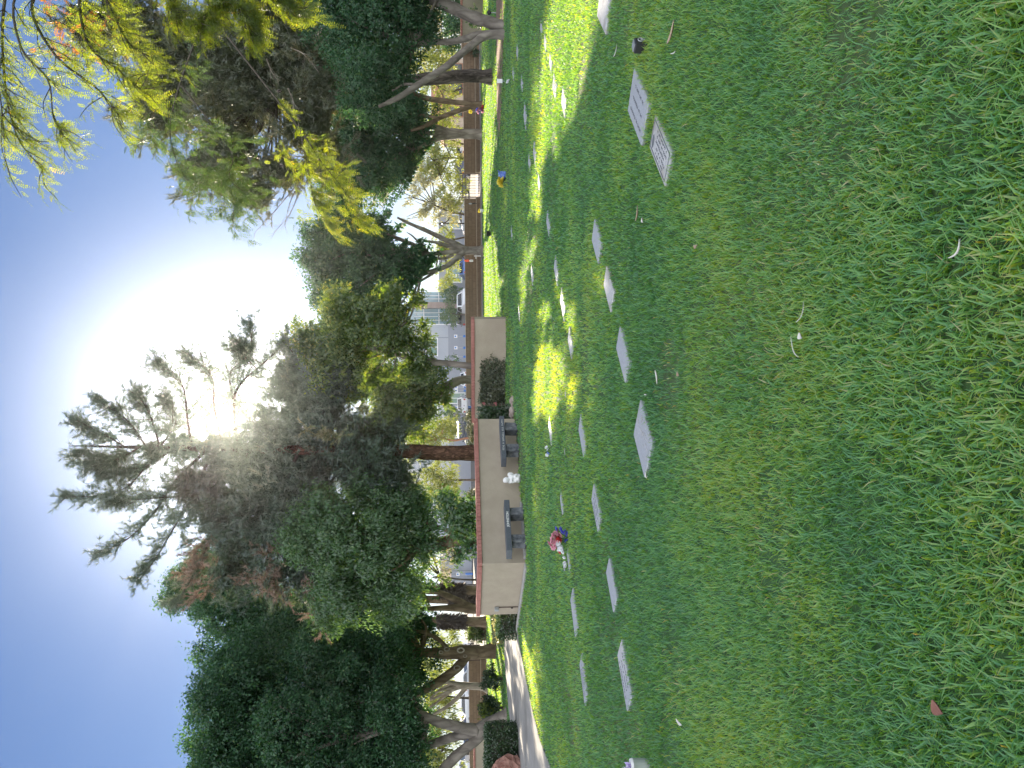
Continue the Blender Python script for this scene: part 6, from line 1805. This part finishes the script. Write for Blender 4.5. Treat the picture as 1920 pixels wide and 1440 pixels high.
broad_crown(t, [(913, 1336, 14, 17, t.location.y - .22, .3)], 'verde', L=.09, Wd=.045, cov=3, per=14, cr=.13, droop=.1, seed=56, name='foliage', keep_beam=1)  # lighter leaves on this side stand in for sunlight through it
# white-flowered ground cover along the path edge
n = 5200; rg = np.random.default_rng(66)
px_ = rg.uniform(931, 947, n); py_ = rg.uniform(1150, 1206, n)
P = np.array([G(a, c, .0) for a, c in zip(px_, py_)]); P[:, 2] = rg.uniform(.03, .2, n)
o = mesh_np('flowering_ground_cover', leaf_quads(P, unit(rg.normal(0, .6, (n, 3)) + [0, 0, .5]), unit(rg.normal(0, .5, (n, 3)) + [0, 0, .6]), .09 * rg.uniform(.6, 1.2, n), .05 * rg.uniform(.6, 1.2, n)), 4, M['olive'], None, rg.random(n))
tag(o, 'white-flowered ground cover at the edge of the sunlit path', 'ground cover', None, 'stuff')
# small bush on the fence, low bushes in the gap
p = W(900, 1190, WY - .4); p[2] = 0
t = thing('fence_bush', 'yellow-green bush growing on the dark iron fence', 'bush', p)
b = MB(); b.tube([(0, 0, 0), (.05, 0, .7)], [.04, .02], 6); b.build('stem', M['twig'], t)
broad_crown(t, [(893, 1190, 16, 14, WY - .4, .4), (882, 1182, 8, 10, WY - .4, .3)], 'lime', L=.13, Wd=.07, cov=3, per=14, cr=.18, seed=57, name='foliage', keep_beam=1)
for k, (y, x, lab, ry) in enumerate(((782, 882, 'low brownish bush just left of the white pickup', 12), (806, 886, 'low dry bush under the glaring car', 13), (832, 886, 'low dry bush touching the big pine trunk', 11), (930, 884, 'low bush behind the tan wall left of the pine', 12))):
    p = W(895, y, 44); p[2] = 0
    t = thing('low_bush', lab, 'bush', p, 0, 'low bushes in the gap of the block wall')
    b = MB(); b.tube([(0, 0, 0), (.05, 0, .5)], [.04, .02], 6); b.build('stem', M['twig'], t)
    broad_crown(t, [(x + 6, y, 16, ry, 44, .5)], 'pine_olive', L=.12, Wd=.06, cov=3.4, per=14, cr=.18, seed=58 + k, name='foliage', keep_beam=1)
# creeping vine on the right tan wall
p = W(905, 34, 41.6); p[2] = 0
t = thing('creeping_vine', 'dark creeping vine on the tan wall at far right', 'vine', p)
broad_crown(t, [(888, 28, 9, 12, 41.7, .25), (898, 40, 8, 12, 42.2, .25), (884, 44, 5, 7, 42.4, .2)], 'hedge', L=.1, Wd=.06, cov=1.8, per=10, cr=.14, seed=65, name='foliage', keep_beam=1)
p = W(893, 96, 47.8)
t = thing('hanging_plant', 'small hanging plant on the block pillar', 'plant', p)
broad_crown(t, [(892, 97, 6, 5, 47.6, .2)], 'hedge', L=.1, Wd=.05, cov=4, per=10, cr=.1, seed=69, name='foliage', keep_beam=1)
b = MB(); b.tube([(0, 0, 0), (0, 0, .3)], .01, 5); b.build('hook', M['iron'], t)

# ================================================================== GRASS
def build_grass():
    rg = np.random.default_rng(99)
    R0_, EXP = 9000.0, 1.92
    Ys = np.linspace(.85, 47.3, 1200)
    wid = 1.12 * Ys + 2.6
    rho = R0_ * np.minimum(1, (3.6 / Ys) ** EXP)
    pdf = rho * wid; cum = np.cumsum(pdf) * (Ys[1] - Ys[0]); n = int(cum[-1])
    Y = np.interp(rg.random(n) * cum[-1], cum, Ys)
    X = (rg.random(n) - .5) * (1.12 * Y + 2.6)
    # pull blades into small tufts
    k = rg.random(n) < .55
    cell = .045 + .004 * Y
    gx = np.round(X / cell) * cell + (vnoise(np.round(X / cell) * 7.3, np.round(Y / cell) * 3.1) - .5) * cell
    gy = np.round(Y / cell) * cell + (vnoise(np.round(X / cell) * 2.7 + 31, np.round(Y / cell) * 5.9) - .5) * cell
    X = np.where(k, gx + rg.normal(0, .011, n) * (1 + Y * .06), X); Y = np.where(k, gy + rg.normal(0, .011, n) * (1 + Y * .06), Y)
    ok = np.ones(n, bool)
    for (mx, my, ca, sa, hx, hy) in MCORN:
        lx = (X - mx) * ca + (Y - my) * sa; ly = -(X - mx) * sa + (Y - my) * ca
        ok &= ~((np.abs(lx) < hx) & (np.abs(ly) < hy))
    for pg in EXCL + [PATH]:
        ok &= ~in_poly(X, Y, pg)
    ok &= ~(in_poly(X, Y, DIRT) & (rg.random(n) < .35 + .62 * (vnoise(X * 1.4, Y * .9) > .36)))
    bare = vnoise(X * 1.1 + 5, Y * 1.1 + 3)
    ok &= ~((bare < .16) & (rg.random(n) < .55))
    X, Y, bare = X[ok], Y[ok], bare[ok]; n = len(X)
    lush = vnoise(X * .9 + 40, Y * .9 + 11) * .6 + vnoise(X * 3.1, Y * 3.1 + 7) * .4
    near = np.clip((3.4 - Y) / 1.4, 0, 1)
    broad = rg.random(n) < .30
    H = .028 + .024 * lush + near * np.clip(lush - .46, 0, 1) * .08
    wv = vnoise(X * 2.3 + 2, Y * 2.3 + 50) - .5
    band = np.clip((2.95 + wv * .9 - Y) / .35, 0, 1) * np.clip((.75 + wv * .5 - X) / .3, 0, 1)      # unmown lush strip nearest the camera
    weedy = np.clip((3.3 + wv - Y) / .4, 0, 1) * np.clip((X - .55 + wv * .5) / .3, 0, 1)
    H += band * (.008 + .022 * np.clip(lush - .35, 0, 1)) - weedy * .010
    H *= rg.uniform(.55, 1.35, n) * np.where(broad, .9, 1.0) * (1 + .006 * Y)
    w = .0038 * np.maximum(1, Y / 4.6) ** .85 * rg.uniform(.6, 1.35, n) * np.where(broad, 1.7, 1.0) * (1 + .35 * near * (lush > .50)) * (1 + .35 * band)
    az = rg.uniform(0, 2 * PI, n) + .0
    az = np.where(rg.random(n) < .18, 2.2 + 2.3 * vnoise(X * .7 + 3, Y * .7) + rg.normal(0, .5, n), az)
    lean = H * rg.uniform(.2, 1.5, n)
    dx, dy = np.cos(az) * lean, np.sin(az) * lean
    fa = az + PI / 2 + rg.normal(0, .5, n)
    sx, sy = np.cos(fa) * w, np.sin(fa) * w
    z0 = np.full(n, -.004)
    V = np.empty((n, 5, 3), np.float32)
    V[:, 0] = np.stack([X - sx * .5, Y - sy * .5, z0], 1)
    V[:, 1] = np.stack([X + sx * .5, Y + sy * .5, z0], 1)
    V[:, 2] = np.stack([X + dx * .34 - sx * .46, Y + dy * .34 - sy * .46, H * .62], 1)
    V[:, 3] = np.stack([X + dx * .34 + sx * .46, Y + dy * .34 + sy * .46, H * .62], 1)
    V[:, 4] = np.stack([X + dx, Y + dy, H], 1)
    dry = vnoise(X * .55 + 21, Y * .55 + 9)
    t = .45 + .05 * near + (vnoise(X * .32 + 8, Y * .5 + 2) - .5) * .45 + (vnoise(X * 1.9 + 18, Y * 1.9 + 5) - .5) * .34 + (lush - .5) * .3 + .06 * band * (rg.random(n) < .6) + rg.normal(0, .17, n)
    t += (vnoise(X * .12 + 4, Y * 1.5 + 3) - .5) * .22
    t = np.where(rg.random(n) < (.005 + .05 * np.clip(dry - .55, 0, 1) ** 1.0 + .05 * (bare < .22)) * np.clip(1.5 - Y / 9, .12, 1), rg.uniform(.86, 1.0, n), np.clip(t, 0, .82))
    me = bpy.data.meshes.new('grass')
    me.vertices.add(n * 5); me.vertices.foreach_set('co', V.ravel())
    b = np.arange(n, dtype=np.int32)[:, None] * 5
    lp = np.concatenate([b + 0, b + 1, b + 3, b + 2, b + 2, b + 3, b + 4], 1).astype(np.int32)
    me.loops.add(n * 7); me.loops.foreach_set('vertex_index', lp.ravel())
    ls = (np.arange(n, dtype=np.int32)[:, None] * 7 + np.array([0, 4], np.int32)).ravel()
    me.polygons.add(n * 2); me.polygons.foreach_set('loop_start', ls)
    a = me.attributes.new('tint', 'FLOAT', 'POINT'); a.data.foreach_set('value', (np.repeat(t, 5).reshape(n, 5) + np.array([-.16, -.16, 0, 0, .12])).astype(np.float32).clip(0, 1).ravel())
    me.update(calc_edges=True)
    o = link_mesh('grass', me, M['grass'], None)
    tag(o, 'mown green lawn grass with longer tufts in front', 'grass', None, 'stuff')
    print('grass blades', n)
build_grass()
print('faces', sum(len(me.polygons) for me in bpy.data.meshes))

# ================================================================== ADDED GLARE HAZE
hb = MB(); hb.box((0, 60, 10.5), (300, 170, 23))  # thin volume added to imitate lens glare round the sun
hz = tag(hb.build('glare_haze', None), None, None, None, 'stuff')
hm = bpy.data.materials.new('glare_haze'); hm.use_nodes = True
hn = hm.node_tree.nodes; hl = hm.node_tree.links
hn.remove(hn['Principled BSDF'])
pv = hn.new('ShaderNodeVolumePrincipled')
pv.inputs['Color'].default_value = (0.93, 0.95, 1.0, 1)
pv.inputs['Density'].default_value = 0.00017
pv.inputs['Anisotropy'].default_value = 0.92
hl.new(pv.outputs[0], hn['Material Output'].inputs['Volume'])
hz.data.materials.append(hm)
